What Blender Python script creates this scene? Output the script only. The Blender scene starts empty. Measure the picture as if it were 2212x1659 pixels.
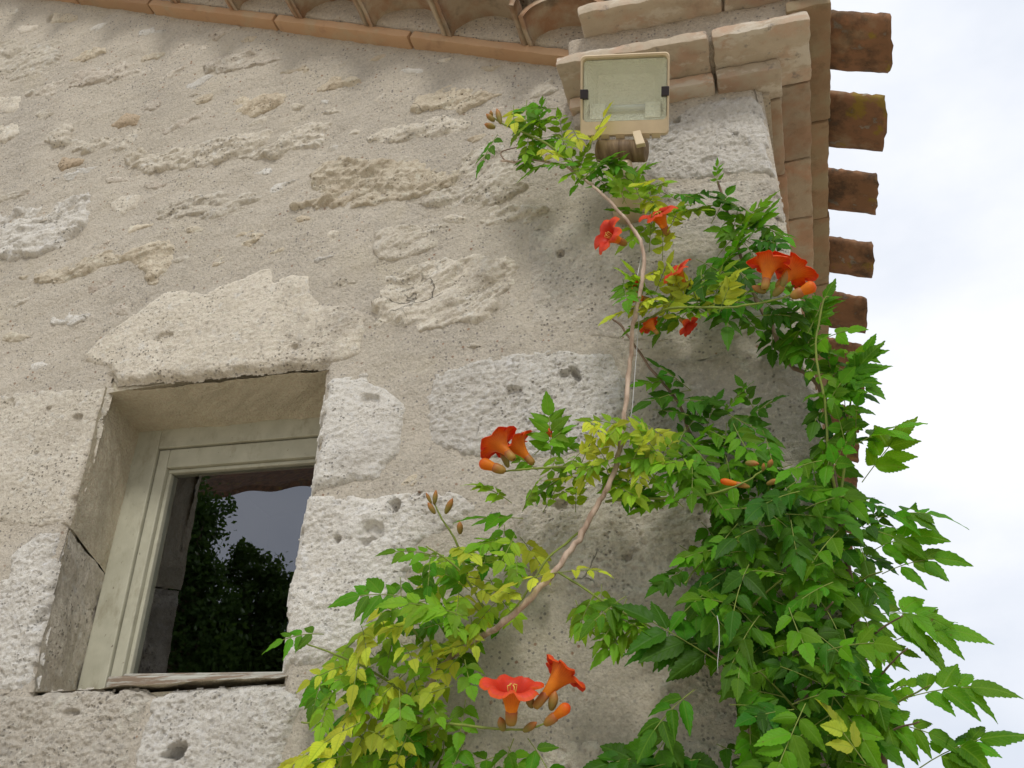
import bpy, math, random
import numpy as np
from mathutils import Vector, Matrix
R_ = math.radians
rng = random.Random(7)
scn = bpy.context.scene
col = scn.collection

# ------------------------------------------------------------------ camera
W, H, F, DIST = 2212., 1659., 2050., 1.8
zc = np.array([30., 3433., -F]); zc /= np.linalg.norm(zc)
yc = np.array([671., -(F*F + 30*671)/3433., -F]); yc -= zc*(yc @ zc); yc /= np.linalg.norm(yc)
xc = np.cross(yc, zc)
RM = np.stack([xc, yc, zc])                 # camera vector -> world vector
CAM = np.array([0., -DIST, 1.6])
cd = bpy.data.cameras.new('camera'); cam = bpy.data.objects.new('camera', cd); col.objects.link(cam)
cam.matrix_world = Matrix([list(RM[i]) + [CAM[i]] for i in range(3)] + [[0, 0, 0, 1]])
cd.sensor_width = 36; cd.lens = 36*F/W; cd.clip_start = .02; cd.clip_end = 2000
scn.camera = cam

# ------------------------------------------------------------------ sky, sun, exposure
SUN_EL, SUN_AZ = 47., 163.                  # azimuth clockwise from +Y: the sun stands behind the viewer
w = bpy.data.worlds.new('World'); scn.world = w; w.use_nodes = True
nt = w.node_tree; nt.nodes.clear()
def N(t, nt_=None, **k):
    n = (nt_ or nt).nodes.new(t)
    for a, b in k.items():
        setattr(n, a, b)
    return n
out = N('ShaderNodeOutputWorld'); bg = N('ShaderNodeBackground'); bg.inputs[1].default_value = 1.0
sky = N('ShaderNodeTexSky', sky_type='NISHITA', sun_disc=False)
sky.sun_elevation = R_(SUN_EL); sky.sun_rotation = R_(SUN_AZ)
tc = N('ShaderNodeTexCoord')
sm = N('ShaderNodeMix', data_type='RGBA', blend_type='MULTIPLY'); sm.inputs[0].default_value = 1
sm.inputs[7].default_value = (.13, .13, .13, 1); nt.links.new(sky.outputs[0], sm.inputs[6])
n1 = N('ShaderNodeTexNoise'); n1.inputs['Scale'].default_value = 1.9; n1.inputs['Detail'].default_value = 7; n1.inputs['Roughness'].default_value = .52
mp = N('ShaderNodeMapping'); mp.inputs[1].default_value = (1.7, .6, 2.3); mp.inputs[3].default_value = (1, 1, 1.7)
nt.links.new(tc.outputs['Generated'], mp.inputs[0]); nt.links.new(mp.outputs[0], n1.inputs['Vector'])
cr = N('ShaderNodeValToRGB'); e = cr.color_ramp.elements
e[0].position = .36; e[0].color = (.66, .71, .80, 1)
e[1].position = .66; e[1].color = (.98, .98, 1.0, 1)
nt.links.new(n1.outputs[0], cr.inputs[0])
gap = N('ShaderNodeMapRange'); gap.inputs[1].default_value = .20; gap.inputs[2].default_value = .29
nt.links.new(n1.outputs[0], gap.inputs[0])
mx = N('ShaderNodeMix', data_type='RGBA')
nt.links.new(gap.outputs[0], mx.inputs[0]); nt.links.new(sm.outputs[2], mx.inputs[6]); nt.links.new(cr.outputs[0], mx.inputs[7])
nt.links.new(mx.outputs[2], bg.inputs[0]); nt.links.new(bg.outputs[0], out.inputs[0])
sd = bpy.data.lights.new('sun', 'SUN'); sd.energy = 1.5; sd.angle = R_(13); sd.color = (1, .955, .89)
so = bpy.data.objects.new('sun', sd); col.objects.link(so)
az, el = R_(SUN_AZ), R_(SUN_EL)
so.rotation_euler = Vector((-math.sin(az)*math.cos(el), -math.cos(az)*math.cos(el), -math.sin(el))).to_track_quat('-Z', 'Y').to_euler()
so.location = (3, -8, 9)
vs = scn.view_settings; vs.view_transform = 'Standard'; vs.look = 'None'; vs.gamma = 1; vs.exposure = 0.21; vs.use_curve_mapping = False

# ------------------------------------------------------------------ pixel helpers (photo at 2212 px wide)
def ray(px, py):
    return RM @ np.array([px - W/2, H/2 - py, -F])
def P(px, py, Y=0.):
    r = ray(px, py); return CAM + r*((Y - CAM[1])/r[1])
def PZ(px, py, Z):
    r = ray(px, py); return CAM + r*((Z - CAM[2])/r[2])

# ------------------------------------------------------------------ numpy noise
def _h(ix, iy, s):
    n = (ix*374761393 + iy*668265263 + s*1274126177) & 0x7fffffff
    n = ((n ^ (n >> 13))*1103515245) & 0x7fffffff
    return (n ^ (n >> 16)) & 0xffff
def perlin(x, y, s=0):
    x = np.asarray(x, float); y = np.asarray(y, float)
    ix = np.floor(x).astype(np.int64); iy = np.floor(y).astype(np.int64); fx = x-ix; fy = y-iy
    u = fx*fx*fx*(fx*(fx*6-15)+10); v = fy*fy*fy*(fy*(fy*6-15)+10)
    def g(dx, dy):
        a = _h(ix+dx, iy+dy, s)*(2*math.pi/65536.)
        return np.cos(a)*(fx-dx) + np.sin(a)*(fy-dy)
    a = g(0, 0); b = g(1, 0); c = g(0, 1); d = g(1, 1)
    return ((a+(b-a)*u) + ((c+(d-c)*u) - (a+(b-a)*u))*v)*1.5
def fbm(x, y, o=4, s=0, r=.5):
    t = 0; a = 1.; k = 1.
    for i in range(o):
        t = t + a*perlin(x*k, y*k, s+i*17); a *= r; k *= 2.03
    return t
def ridge(x, y, o=3, s=0):
    t = 0; a = 1.; k = 1.
    for i in range(o):
        t = t + a*(1-2.2*np.abs(perlin(x*k, y*k, s+i*13))); a *= .5; k *= 2.1
    return t/1.6
def sstep(a, b, x):
    t = np.clip((x-a)/(b-a), 0, 1); return t*t*(3-2*t)
def sdf(poly, x, y):
    """signed distance to a polygon, positive inside"""
    poly = np.asarray(poly); n = len(poly)
    d = np.full(x.shape, 1e9); ins = np.zeros(x.shape, bool)
    for i in range(n):
        ax, ay = poly[i]; bx, by = poly[(i+1) % n]
        ex, ey = bx-ax, by-ay; px, py = x-ax, y-ay
        t = np.clip((px*ex+py*ey)/(ex*ex+ey*ey+1e-12), 0, 1)
        d = np.minimum(d, (px-t*ex)**2+(py-t*ey)**2)
        c = ((ay > y) != (by > y)) & (x < ex*(y-ay)/(ey if abs(ey) > 1e-12 else 1e-12)+ax)
        ins ^= c
    d = np.sqrt(d); return np.where(ins, d, -d)

# ------------------------------------------------------------------ object helpers
def tag(o, label=None, cat=None, group=None, kind=None):
    for k, v in (('label', label), ('category', cat), ('group', group), ('kind', kind)):
        if v: o[k] = v
    return o
def empty(name, loc=(0, 0, 0), parent=None):
    o = bpy.data.objects.new(name, None); o.empty_display_size = .1; col.objects.link(o)
    o.location = Vector(loc) - (wloc(parent) if parent else Vector())
    o.parent = parent
    return o
_wl = {}
def wloc(o):
    return _wl.get(o.name, Vector(o.location)) if o else Vector()
def link(name, me, mat, parent, origin):
    """mesh in coordinates relative to origin (world); parents carry no rotation"""
    o = bpy.data.objects.new(name, me); col.objects.link(o)
    if mat and not me.materials: me.materials.append(mat)
    o.location = Vector(origin) - (wloc(parent) if parent else Vector())
    o.parent = parent; _wl[o.name] = Vector(origin)
    return o
def np_mesh(name, V, Fq, smooth=True):
    """V (n,3), Fq (m,3|4) numpy"""
    me = bpy.data.meshes.new(name)
    V = np.asarray(V, np.float32); Fq = np.asarray(Fq, np.int32); m, k = Fq.shape
    me.vertices.add(len(V)); me.vertices.foreach_set('co', V.ravel())
    me.loops.add(m*k); me.loops.foreach_set('vertex_index', Fq.ravel())
    me.polygons.add(m); me.polygons.foreach_set('loop_start', np.arange(0, m*k, k, dtype=np.int32))
    me.polygons.foreach_set('use_smooth', np.full(m, smooth))
    me.update(calc_edges=True)
    return me
def mesh_obj(name, V, Fq, mat, parent, smooth=True, origin=None):
    V = np.asarray(V, float)
    if origin is None: origin = (V.min(0)+V.max(0))/2
    return link(name, np_mesh(name, V-np.asarray(origin), Fq, smooth), mat, parent, origin)
class MB:
    def __init__(s): s.v = []; s.f = []
    def add(s, V, Fq):
        o = len(s.v); s.v += [tuple(map(float, p)) for p in V]; s.f += [tuple(int(i)+o for i in q) for q in Fq]
    def box(s, a, b):
        (x0, y0, z0), (x1, y1, z1) = a, b
        s.add([(x0,y0,z0),(x1,y0,z0),(x1,y1,z0),(x0,y1,z0),(x0,y0,z1),(x1,y0,z1),(x1,y1,z1),(x0,y1,z1)],
              [(0,3,2,1),(4,5,6,7),(0,1,5,4),(1,2,6,5),(2,3,7,6),(3,0,4,7)])
    def tube(s, pts, rad, n=8, cap=True):
        pts = [Vector(p) for p in pts]
        if not hasattr(rad, '__len__'): rad = [rad]*len(pts)
        up = None; rings = []
        for i, p in enumerate(pts):
            t = (pts[min(i+1, len(pts)-1)] - pts[max(i-1, 0)]).normalized()
            if up is None: up = t.orthogonal().normalized()
            up = (up - t*up.dot(t)).normalized(); b = t.cross(up)
            rings.append([p + (up*math.cos(2*math.pi*k/n) + b*math.sin(2*math.pi*k/n))*rad[i] for k in range(n)])
        V = [v for r in rings for v in r]
        Fq = [(i*n+k, i*n+(k+1) % n, (i+1)*n+(k+1) % n, (i+1)*n+k) for i in range(len(pts)-1) for k in range(n)]
        if cap: Fq += [tuple(range(n-1, -1, -1)), tuple(range((len(pts)-1)*n, len(pts)*n))]
        s.add(V, Fq)
    def build(s, name, mat, parent, smooth=False, origin=None, bevel=0):
        V = np.array(s.v)
        if origin is None: origin = (V.min(0)+V.max(0))/2
        me = bpy.data.meshes.new(name); me.from_pydata([tuple(p) for p in V-np.asarray(origin)], [], s.f); me.update()
        if smooth: me.polygons.foreach_set('use_smooth', [True]*len(me.polygons))
        o = link(name, me, mat, parent, origin)
        if bevel:
            b = o.modifiers.new('bevel', 'BEVEL'); b.width = bevel; b.segments = 2; b.limit_method = 'ANGLE'
        return o
def grid_faces(nx, ny):
    i = np.arange(nx-1)[:, None]; j = np.arange(ny-1)[None, :]
    a = i*ny+j
    return np.stack([a, a+ny, a+ny+1, a+1], -1).reshape(-1, 4)
def compact(V, Fq, keep):
    Fq = Fq[keep]; used = np.zeros(len(V), bool); used[Fq.ravel()] = True
    idx = np.cumsum(used)-1
    return V[used], idx[Fq]

# ------------------------------------------------------------------ materials
def mat(name):
    m = bpy.data.materials.new(name); m.use_nodes = True
    t = m.node_tree; t.nodes.clear()
    o = N('ShaderNodeOutputMaterial', t); b = N('ShaderNodeBsdfPrincipled', t)
    t.links.new(b.outputs[0], o.inputs[0]); b.inputs['Roughness'].default_value = .9
    b.inputs['Specular IOR Level'].default_value = .25
    return m, t, b, o
class G:
    """small node graph helper"""
    def __init__(s, t, coord='Object', rnd=True):
        s.t = t; tc = N('ShaderNodeTexCoord', t); s.vec = tc.outputs[coord]; s.tc = tc
        s.oi = N('ShaderNodeObjectInfo', t)
        if coord == 'Object':
            add = N('ShaderNodeVectorMath', t, operation='ADD'); t.links.new(s.vec, add.inputs[0])
            t.links.new(s.oi.outputs['Location'], add.inputs[1]); s.vec = add.outputs[0]
            if rnd:
                sc = N('ShaderNodeVectorMath', t, operation='SCALE'); sc.inputs[0].default_value = (37, 53, 29)
                t.links.new(s.oi.outputs['Random'], sc.inputs['Scale'])
                a2 = N('ShaderNodeVectorMath', t, operation='ADD'); t.links.new(s.vec, a2.inputs[0]); t.links.new(sc.outputs[0], a2.inputs[1]); s.vec = a2.outputs[0]
    def map(s, scale=(1, 1, 1), rot=(0, 0, 0), vec=None):
        m = N('ShaderNodeMapping', s.t); m.inputs[3].default_value = scale; m.inputs[2].default_value = rot
        s.t.links.new(vec or s.vec, m.inputs[0]); return m.outputs[0]
    def noise(s, scale, detail=4, rough=.55, vec=None, dist=0.):
        n = N('ShaderNodeTexNoise', s.t); n.inputs['Scale'].default_value = scale; n.inputs['Detail'].default_value = detail
        n.inputs['Roughness'].default_value = rough; n.inputs['Distortion'].default_value = dist
        s.t.links.new(vec or s.vec, n.inputs['Vector']); return n.outputs[0]
    def vor(s, scale, vec=None, feature='F1'):
        n = N('ShaderNodeTexVoronoi', s.t, feature=feature); n.inputs['Scale'].default_value = scale
        s.t.links.new(vec or s.vec, n.inputs['Vector']); return n
    def rng(s, v, a, b, c=0., d=1.):
        n = N('ShaderNodeMapRange', s.t); s.t.links.new(v, n.inputs[0])
        for i, x in enumerate((a, b, c, d)): n.inputs[i+1].default_value = x
        return n.outputs[0]
    def math(s, op, a, b=None):
        n = N('ShaderNodeMath', s.t, operation=op)
        for i, x in enumerate((a, b)):
            if x is None: continue
            if isinstance(x, (int, float)): n.inputs[i].default_value = x
            else: s.t.links.new(x, n.inputs[i])
        return n.outputs[0]
    def mix(s, f, a, b, mode='MIX'):
        n = N('ShaderNodeMix', s.t, data_type='RGBA', blend_type=mode)
        for i, x in ((0, f), (6, a), (7, b)):
            if isinstance(x, (int, float)): n.inputs[i].default_value = x
            elif isinstance(x, tuple): n.inputs[i].default_value = x+(1,) if len(x) == 3 else x
            else: s.t.links.new(x, n.inputs[i])
        return n.outputs[2]
    def bump(s, h, strength, dist, b, prev=None):
        n = N('ShaderNodeBump', s.t); n.inputs['Strength'].default_value = strength; n.inputs['Distance'].default_value = dist
        s.t.links.new(h, n.inputs['Height'])
        if prev: s.t.links.new(prev, n.inputs['Normal'])
        s.t.links.new(n.outputs[0], b.inputs['Normal']); return n.outputs[0]
    def set(s, b, sock, v): s.t.links.new(v, b.inputs[sock])

def stone_mat(name, c1, c2, stain, amt=.5):
    m, t, b, o = mat(name); g = G(t)
    base = g.mix(g.rng(g.noise(6, 5), .35, .65), c1, c2)
    hue = g.rng(g.oi.outputs['Random'], 0, 1, .86, 1.1)
    base = g.mix(1., base, hue, 'MULTIPLY')
    base = g.mix(g.math('MULTIPLY', g.rng(g.noise(11, 6, .65), .52, .70), amt), base, stain)      # lichen stains
    base = g.mix(g.rng(g.noise(60, 3, .6), .60, .72, 0, .45), base, tuple(x*.5 for x in stain))      # small dirty pits
    base = g.mix(g.rng(g.noise(34, 4, .6), .56, .70, 0, .5), base, (min(c1[0]*1.25, .8), min(c1[1]*1.25, .8), min(c1[2]*1.28, .8)))
    wv_ = N('ShaderNodeVectorMath', t, operation='ADD'); t.links.new(g.vec, wv_.inputs[0])
    nn = N('ShaderNodeTexNoise', t); nn.inputs['Scale'].default_value = 7; nn.inputs['Detail'].default_value = 4; t.links.new(g.vec, nn.inputs['Vector'])
    sc_ = N('ShaderNodeVectorMath', t, operation='SCALE'); sc_.inputs['Scale'].default_value = .14; t.links.new(nn.outputs['Color'], sc_.inputs[0]); t.links.new(sc_.outputs[0], wv_.inputs[1])
    ck = g.math('MULTIPLY', g.rng(g.vor(5.5, wv_.outputs[0], 'DISTANCE_TO_EDGE').outputs[0], .009, .002), g.rng(g.noise(4, 2), .66, .72))
    base = g.mix(g.math('MULTIPLY', ck, .6), base, tuple(x*.42 for x in stain))
    base = g.mix(g.rng(g.noise(3.0, 6, .65, None, .5), .53, .63, 0, .5), base, tuple(x*1.08 for x in stain))
    fine = g.noise(95, 5, .75)
    base = g.mix(g.rng(fine, .50, .66, 0, .42), base, tuple(x*.85 for x in stain))
    base = g.mix(g.rng(fine, .46, .34, 0, .5), base, tuple(min(x*1.22, .86) for x in c1))
    pv = g.vor(120); ps = N('ShaderNodeSeparateColor', t); t.links.new(pv.outputs['Color'], ps.inputs[0])
    pore = g.math('MULTIPLY', g.math('MULTIPLY', g.rng(ps.outputs[0], .62, .64), g.rng(pv.outputs['Distance'], .42, .22)), g.rng(g.noise(9, 4, .6), .42, .60))
    base = g.mix(g.math('MULTIPLY', pore, .6), base, tuple(x*.5 for x in stain))
    g.set(b, 'Base Color', base)
    p = g.bump(g.math('SUBTRACT', g.math('SUBTRACT', g.noise(70, 8, .75), g.math('MULTIPLY', ck, .8)), g.math('MULTIPLY', pore, .5)), 1., .011, b)
    g.bump(g.noise(300, 4, .65), .6, .003, b, p)
    return m
LIME_WHITE = stone_mat('limestone_white', (.82, .79, .72), (.75, .71, .63), (.54, .505, .45), .4)
LIME_CREAM = stone_mat('limestone_cream', (.78, .715, .60), (.71, .645, .53), (.40, .35, .285), .35)
LIME_OCHRE = stone_mat('limestone_ochre', (.75, .67, .53), (.68, .595, .455), (.46, .365, .25), .45)
LIME_PINK = stone_mat('limestone_pink', (.75, .685, .58), (.67, .60, .505), (.42, .34, .265), .4)
LIME_GREY = stone_mat('limestone_grey', (.69, .635, .54), (.60, .545, .455), (.38, .355, .315), .55)
LIME_BROWN = stone_mat('limestone_brown', (.56, .45, .32), (.50, .40, .285), (.28, .20, .13), .5)

def mortar_mat(name, c1, c2, grains=True):
    m, t, b, o = mat(name); g = G(t, rnd=False)
    base = g.mix(g.rng(g.noise(2.2, 5), .35, .65), c1, c2)
    base = g.mix(g.rng(g.noise(9, 6, .6), .45, .75, 0, .45), base, tuple(x*.72 for x in c2))
    base = g.mix(g.rng(g.noise(1.5, 6, .62, g.map((1.3, 1, .8)), .4), .50, .66, 0, .55), base, (c2[0]*.70, c2[1]*.71, c2[2]*.76))   # grey weathering
    base = g.mix(g.rng(g.noise(3.1, 6, .6, None, .3), .56, .70, 0, .5), base, (c1[0]*1.04, c1[1]*1.02, c1[2]*.88))
    base = g.mix(g.rng(g.noise(130, 3), .3, .7, 0, .55), base, tuple(min(x*1.38, .8) for x in c1))
    if grains:
        for sc, thr, rad, cc, am in ((118, .82, .40, (.16, .15, .15), .7), (150, .68, .42, (.33, .29, .245), .6), (80, .94, .30, (.12, .12, .135), .8), (150, .78, .42, (.68, .61, .50), .7), (80, .93, .36, (.42, .25, .14), .6)):
            v = g.vor(sc); sep = N('ShaderNodeSeparateColor', t); t.links.new(v.outputs['Color'], sep.inputs[0])
            k = g.math('MULTIPLY', g.rng(sep.outputs[0], thr, thr+.01), g.rng(v.outputs['Distance'], rad, rad-.1))
            k = g.math('MULTIPLY', k, g.rng(g.noise(5, 3), .38, .55, .25, 1))
            base = g.mix(g.math('MULTIPLY', k, am), base, cc)
    g.set(b, 'Base Color', base)
    p = g.bump(g.noise(110, 8, .78), 1., .009, b)
    g.bump(g.vor(170).outputs['Distance'], .5, .003, b, p)
    return m
MORTAR = mortar_mat('lime_mortar', (.575, .522, .435), (.49, .442, .362))
REVEAL = mortar_mat('dressed_reveal', (.70, .60, .455), (.58, .475, .34), False)
FILL = mortar_mat('cornice_mortar', (.56, .49, .395), (.47, .40, .315))

def terra(name, c1, c2, smear, amt, dirt=(.10, .075, .05)):
    m, t, b, o = mat(name); g = G(t)
    base = g.mix(g.rng(g.noise(7, 5), .35, .65), c1, c2)
    base = g.mix(g.rng(g.noise(10, 6, .6), .62-amt*.4, .72-amt*.3), base, smear)
    base = g.mix(g.rng(g.noise(16, 6, .65), .55, .75, 0, .6), base, dirt)
    base = g.mix(1., base, g.rng(g.oi.outputs['Random'], 0, 1, .82, 1.15), 'MULTIPLY')
    g.set(b, 'Base Color', base)
    p = g.bump(g.noise(70, 6, .65), .5, .005, b)
    return m, g, b, p
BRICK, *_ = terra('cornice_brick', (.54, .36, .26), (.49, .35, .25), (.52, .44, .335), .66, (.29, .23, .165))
def limed(m, amt):
    t = m.node_tree; b = next(n for n in t.nodes if n.type == 'BSDF_PRINCIPLED'); g = G(t); c = b.inputs['Base Color'].links[0].from_socket
    c = g.mix(g.rng(g.noise(13, 7, .68, g.map((.6, 1, 1.6))), .60-amt, .66-amt, 0, .8), c, (.60, .545, .455))
    c = g.mix(g.rng(g.noise(30, 6, .7), .60, .68, 0, .7), c, (.22, .20, .18))
    g.set(b, 'Base Color', c)
limed(BRICK, .07)
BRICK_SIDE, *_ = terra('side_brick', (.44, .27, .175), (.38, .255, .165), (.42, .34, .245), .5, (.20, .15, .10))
BRICK_TAN, *_ = terra('verge_brick', (.52, .34, .20), (.50, .31, .18), (.48, .35, .22), .2, (.30, .18, .11))
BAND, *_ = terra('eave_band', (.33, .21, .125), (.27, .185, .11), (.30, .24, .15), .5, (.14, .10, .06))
ARCH, *_ = terra('arch_tile', (.36, .21, .125), (.30, .18, .105), (.40, .32, .225), .55)
TILE, tg, tb, tp = terra('eave_tile', (.29, .15, .08), (.21, .115, .062), (.29, .20, .12), .2, (.055, .042, .03))
# lichen on the eave tiles
lb = tb.inputs['Base Color'].links[0].from_socket
lk = tg.math('MULTIPLY', tg.rng(tg.noise(9, 5, .6), .60, .65), .75)
l2 = tg.mix(lk, lb, (.26, .19, .03))
l2 = tg.mix(tg.rng(tg.noise(24, 5, .6), .62, .67, 0, .7), l2, (.40, .38, .31))
l2 = tg.mix(tg.rng(tg.noise(12, 6, .7), .46, .62, 0, .75), l2, (.05, .04, .03))
tg.set(tb, 'Base Color', l2)
# painted window wood
PAINT, t, b, o = mat('grey_green_paint'); g = G(t)
c = g.mix(g.rng(g.noise(14, 5), .4, .65), (.47, .46, .36), (.40, .39, .30))
c = g.mix(g.rng(g.noise(16, 6, .7, g.map((1, 1, .5))), .54, .68, 0, .6), c, (.27, .245, .17)); c = g.mix(g.rng(g.noise(90, 4, .6), .68, .72, 0, .7), c, (.14, .11, .08)); g.set(b, 'Base Color', c)
b.inputs['Roughness'].default_value = .55; g.bump(g.noise(40, 4, .6, g.map((6, 6, 1))), .25, .002, b)
PEEL, t, b, o = mat('peeling_paint'); g = G(t)
c = g.mix(g.rng(g.noise(26, 6, .7, g.map((.35, 1, 4))), .45, .55), (.46, .46, .41), (.25, .19, .14)); g.set(b, 'Base Color', c)
g.bump(g.noise(60, 4, .6, g.map((.3, 1, 4))), .5, .004, b)
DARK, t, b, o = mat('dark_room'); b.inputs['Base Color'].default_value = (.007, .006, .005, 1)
PANE, t, b, o = mat('window_glass'); t.nodes.remove(b)
gl = N('ShaderNodeBsdfGlossy', t); gl.inputs['Roughness'].default_value = 0.0; gl.inputs[0].default_value = (.86, .90, 1, 1)
tr = N('ShaderNodeBsdfTransparent', t); tr.inputs[0].default_value = (.6, .62, .6, 1); ms = N('ShaderNodeMixShader', t); ms.inputs[0].default_value = .17
t.links.new(tr.outputs[0], ms.inputs[1]); t.links.new(gl.outputs[0], ms.inputs[2]); t.links.new(ms.outputs[0], o.inputs[0])

# ================================================================== GROUND
gm, t, b, o = mat('pale_gravel'); g = G(t)
g.set(b, 'Base Color', g.mix(g.rng(g.vor(60).outputs['Distance'], .1, .6), (.64, .56, .44), (.44, .385, .30))); g.bump(g.noise(90, 4), .8, .01, b)
m_ = MB(); m_.add([(-300, -300, 0), (300, -300, 0), (300, 300, 0), (-300, 300, 0)], [(0, 1, 2, 3)])
tag(m_.build('ground', gm, None), kind='structure')

# ================================================================== HOUSE
house = tag(empty('stone_house', (0, 1.5, 0)), 'rubble stone house corner with small window and tiled eaves', 'house')
XC = .142                                            # right-hand corner of the wall
RS = -.495                                           # slope of the verge
def rake(x): return 3.74 + RS*(x + .40)              # underside of the verge brick on the wall plane
FX0 = .27                                            # window frame depth etc.
def XZ(px, Y=0.):
    return [tuple(P(a, b, Y)[[0, 2]]) for a, b in px]

# window opening on the wall face (pixels of its front edges)
OPEN = np.array(XZ([(238, 812), (703, 776), (690, 890), (668, 1065), (640, 1190), (610, 1475), (610, 1500), (72, 1500), (100, 1290), (142, 1131), (232, 845)]))

# pits: centre px, radii px, angle, depth m
PITS = [(385, 1626, 27, 15, 15, .05), (800, 868, 26, 15, -25, .014), (858, 1098, 13, 16, 0, .035), (808, 1152, 30, 22, -30, .02), (795, 1172, 16, 10, 20, .03), (732, 1168, 8, 8, 0, .02),
        (1245, 812, 8, 20, 25, .03), (1222, 810, 14, 8, 0, .02), (1110, 855, 22, 18, 0, .013), (1100, 985, 24, 10, -10, .012), (1212, 550, 9, 9, 0, .02),
        (98, 1325, 9, 26, -25, .022), (168, 905, 12, 9, 0, .012), (12, 885, 18, 26, 0, .012), (160, 1545, 18, 8, 0, .014), (1590, 298, 6, 5, 0, .015), (1600, 332, 34, 24, -10, .006), (1530, 355, 20, 12, 0, .008),
        (1462, 262, 9, 8, 0, .02), (1210, 1090, 18, 12, 0, .015), (1355, 1205, 10, 8, 0, .015), (906, 1070, 8, 6, 0, .015), (110, 40, 8, 10, 0, .02), (105, 885, 6, 5, 0, .008), (78, 980, 6, 5, 0, .008), (640, 755, 8, 7, 0, .008), (360, 735, 22, 12, 0, .008)]
PIT_W = []
for (a, b_, rx, ry, an, dp) in PITS:
    c = P(a, b_); k = np.linalg.norm(c-CAM)/F
    PIT_W.append((c[0], c[2], rx*k*1.05, ry*k*1.2, R_(an), dp))
def pits(x, z):
    t = np.zeros_like(x)
    for (cx, cz, rx, ry, an, dp) in PIT_W:
        m = (np.abs(x-cx) < 2*max(rx, ry)) & (np.abs(z-cz) < 2*max(rx, ry))
        if not m.any(): continue
        dx = x[m]-cx; dz = z[m]-cz; u = (dx*math.cos(an)+dz*math.sin(an))/rx; v = (-dx*math.sin(an)+dz*math.cos(an))/ry
        r = np.sqrt(u*u+v*v) + .22*perlin(dx*70, dz*70, 5)
        t[m] -= dp*(1-sstep(.55, 1.05, r))
    return t
def low(x, z):
    return .007*fbm(x*2.3, z*2.3, 3, 3)
def mortar_h(x, z):
    a = R_(18); u = x*math.cos(a)+z*math.sin(a); v = -x*math.sin(a)+z*math.cos(a)
    return low(x, z) + .0032*fbm(u*9, v*16, 4, 11, .55) + .0010*fbm(x*70, z*70, 2, 31)

wall_x0, wall_z0 = -2.95, 1.70
ST = .004
gx = np.arange(wall_x0, XC+.001, ST); gz = np.arange(wall_z0, 5.05, ST)
GX, GZ = np.meshgrid(gx, gz, indexing='ij')
COVER = np.full(GX.shape, -1.)

wall = None
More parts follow.
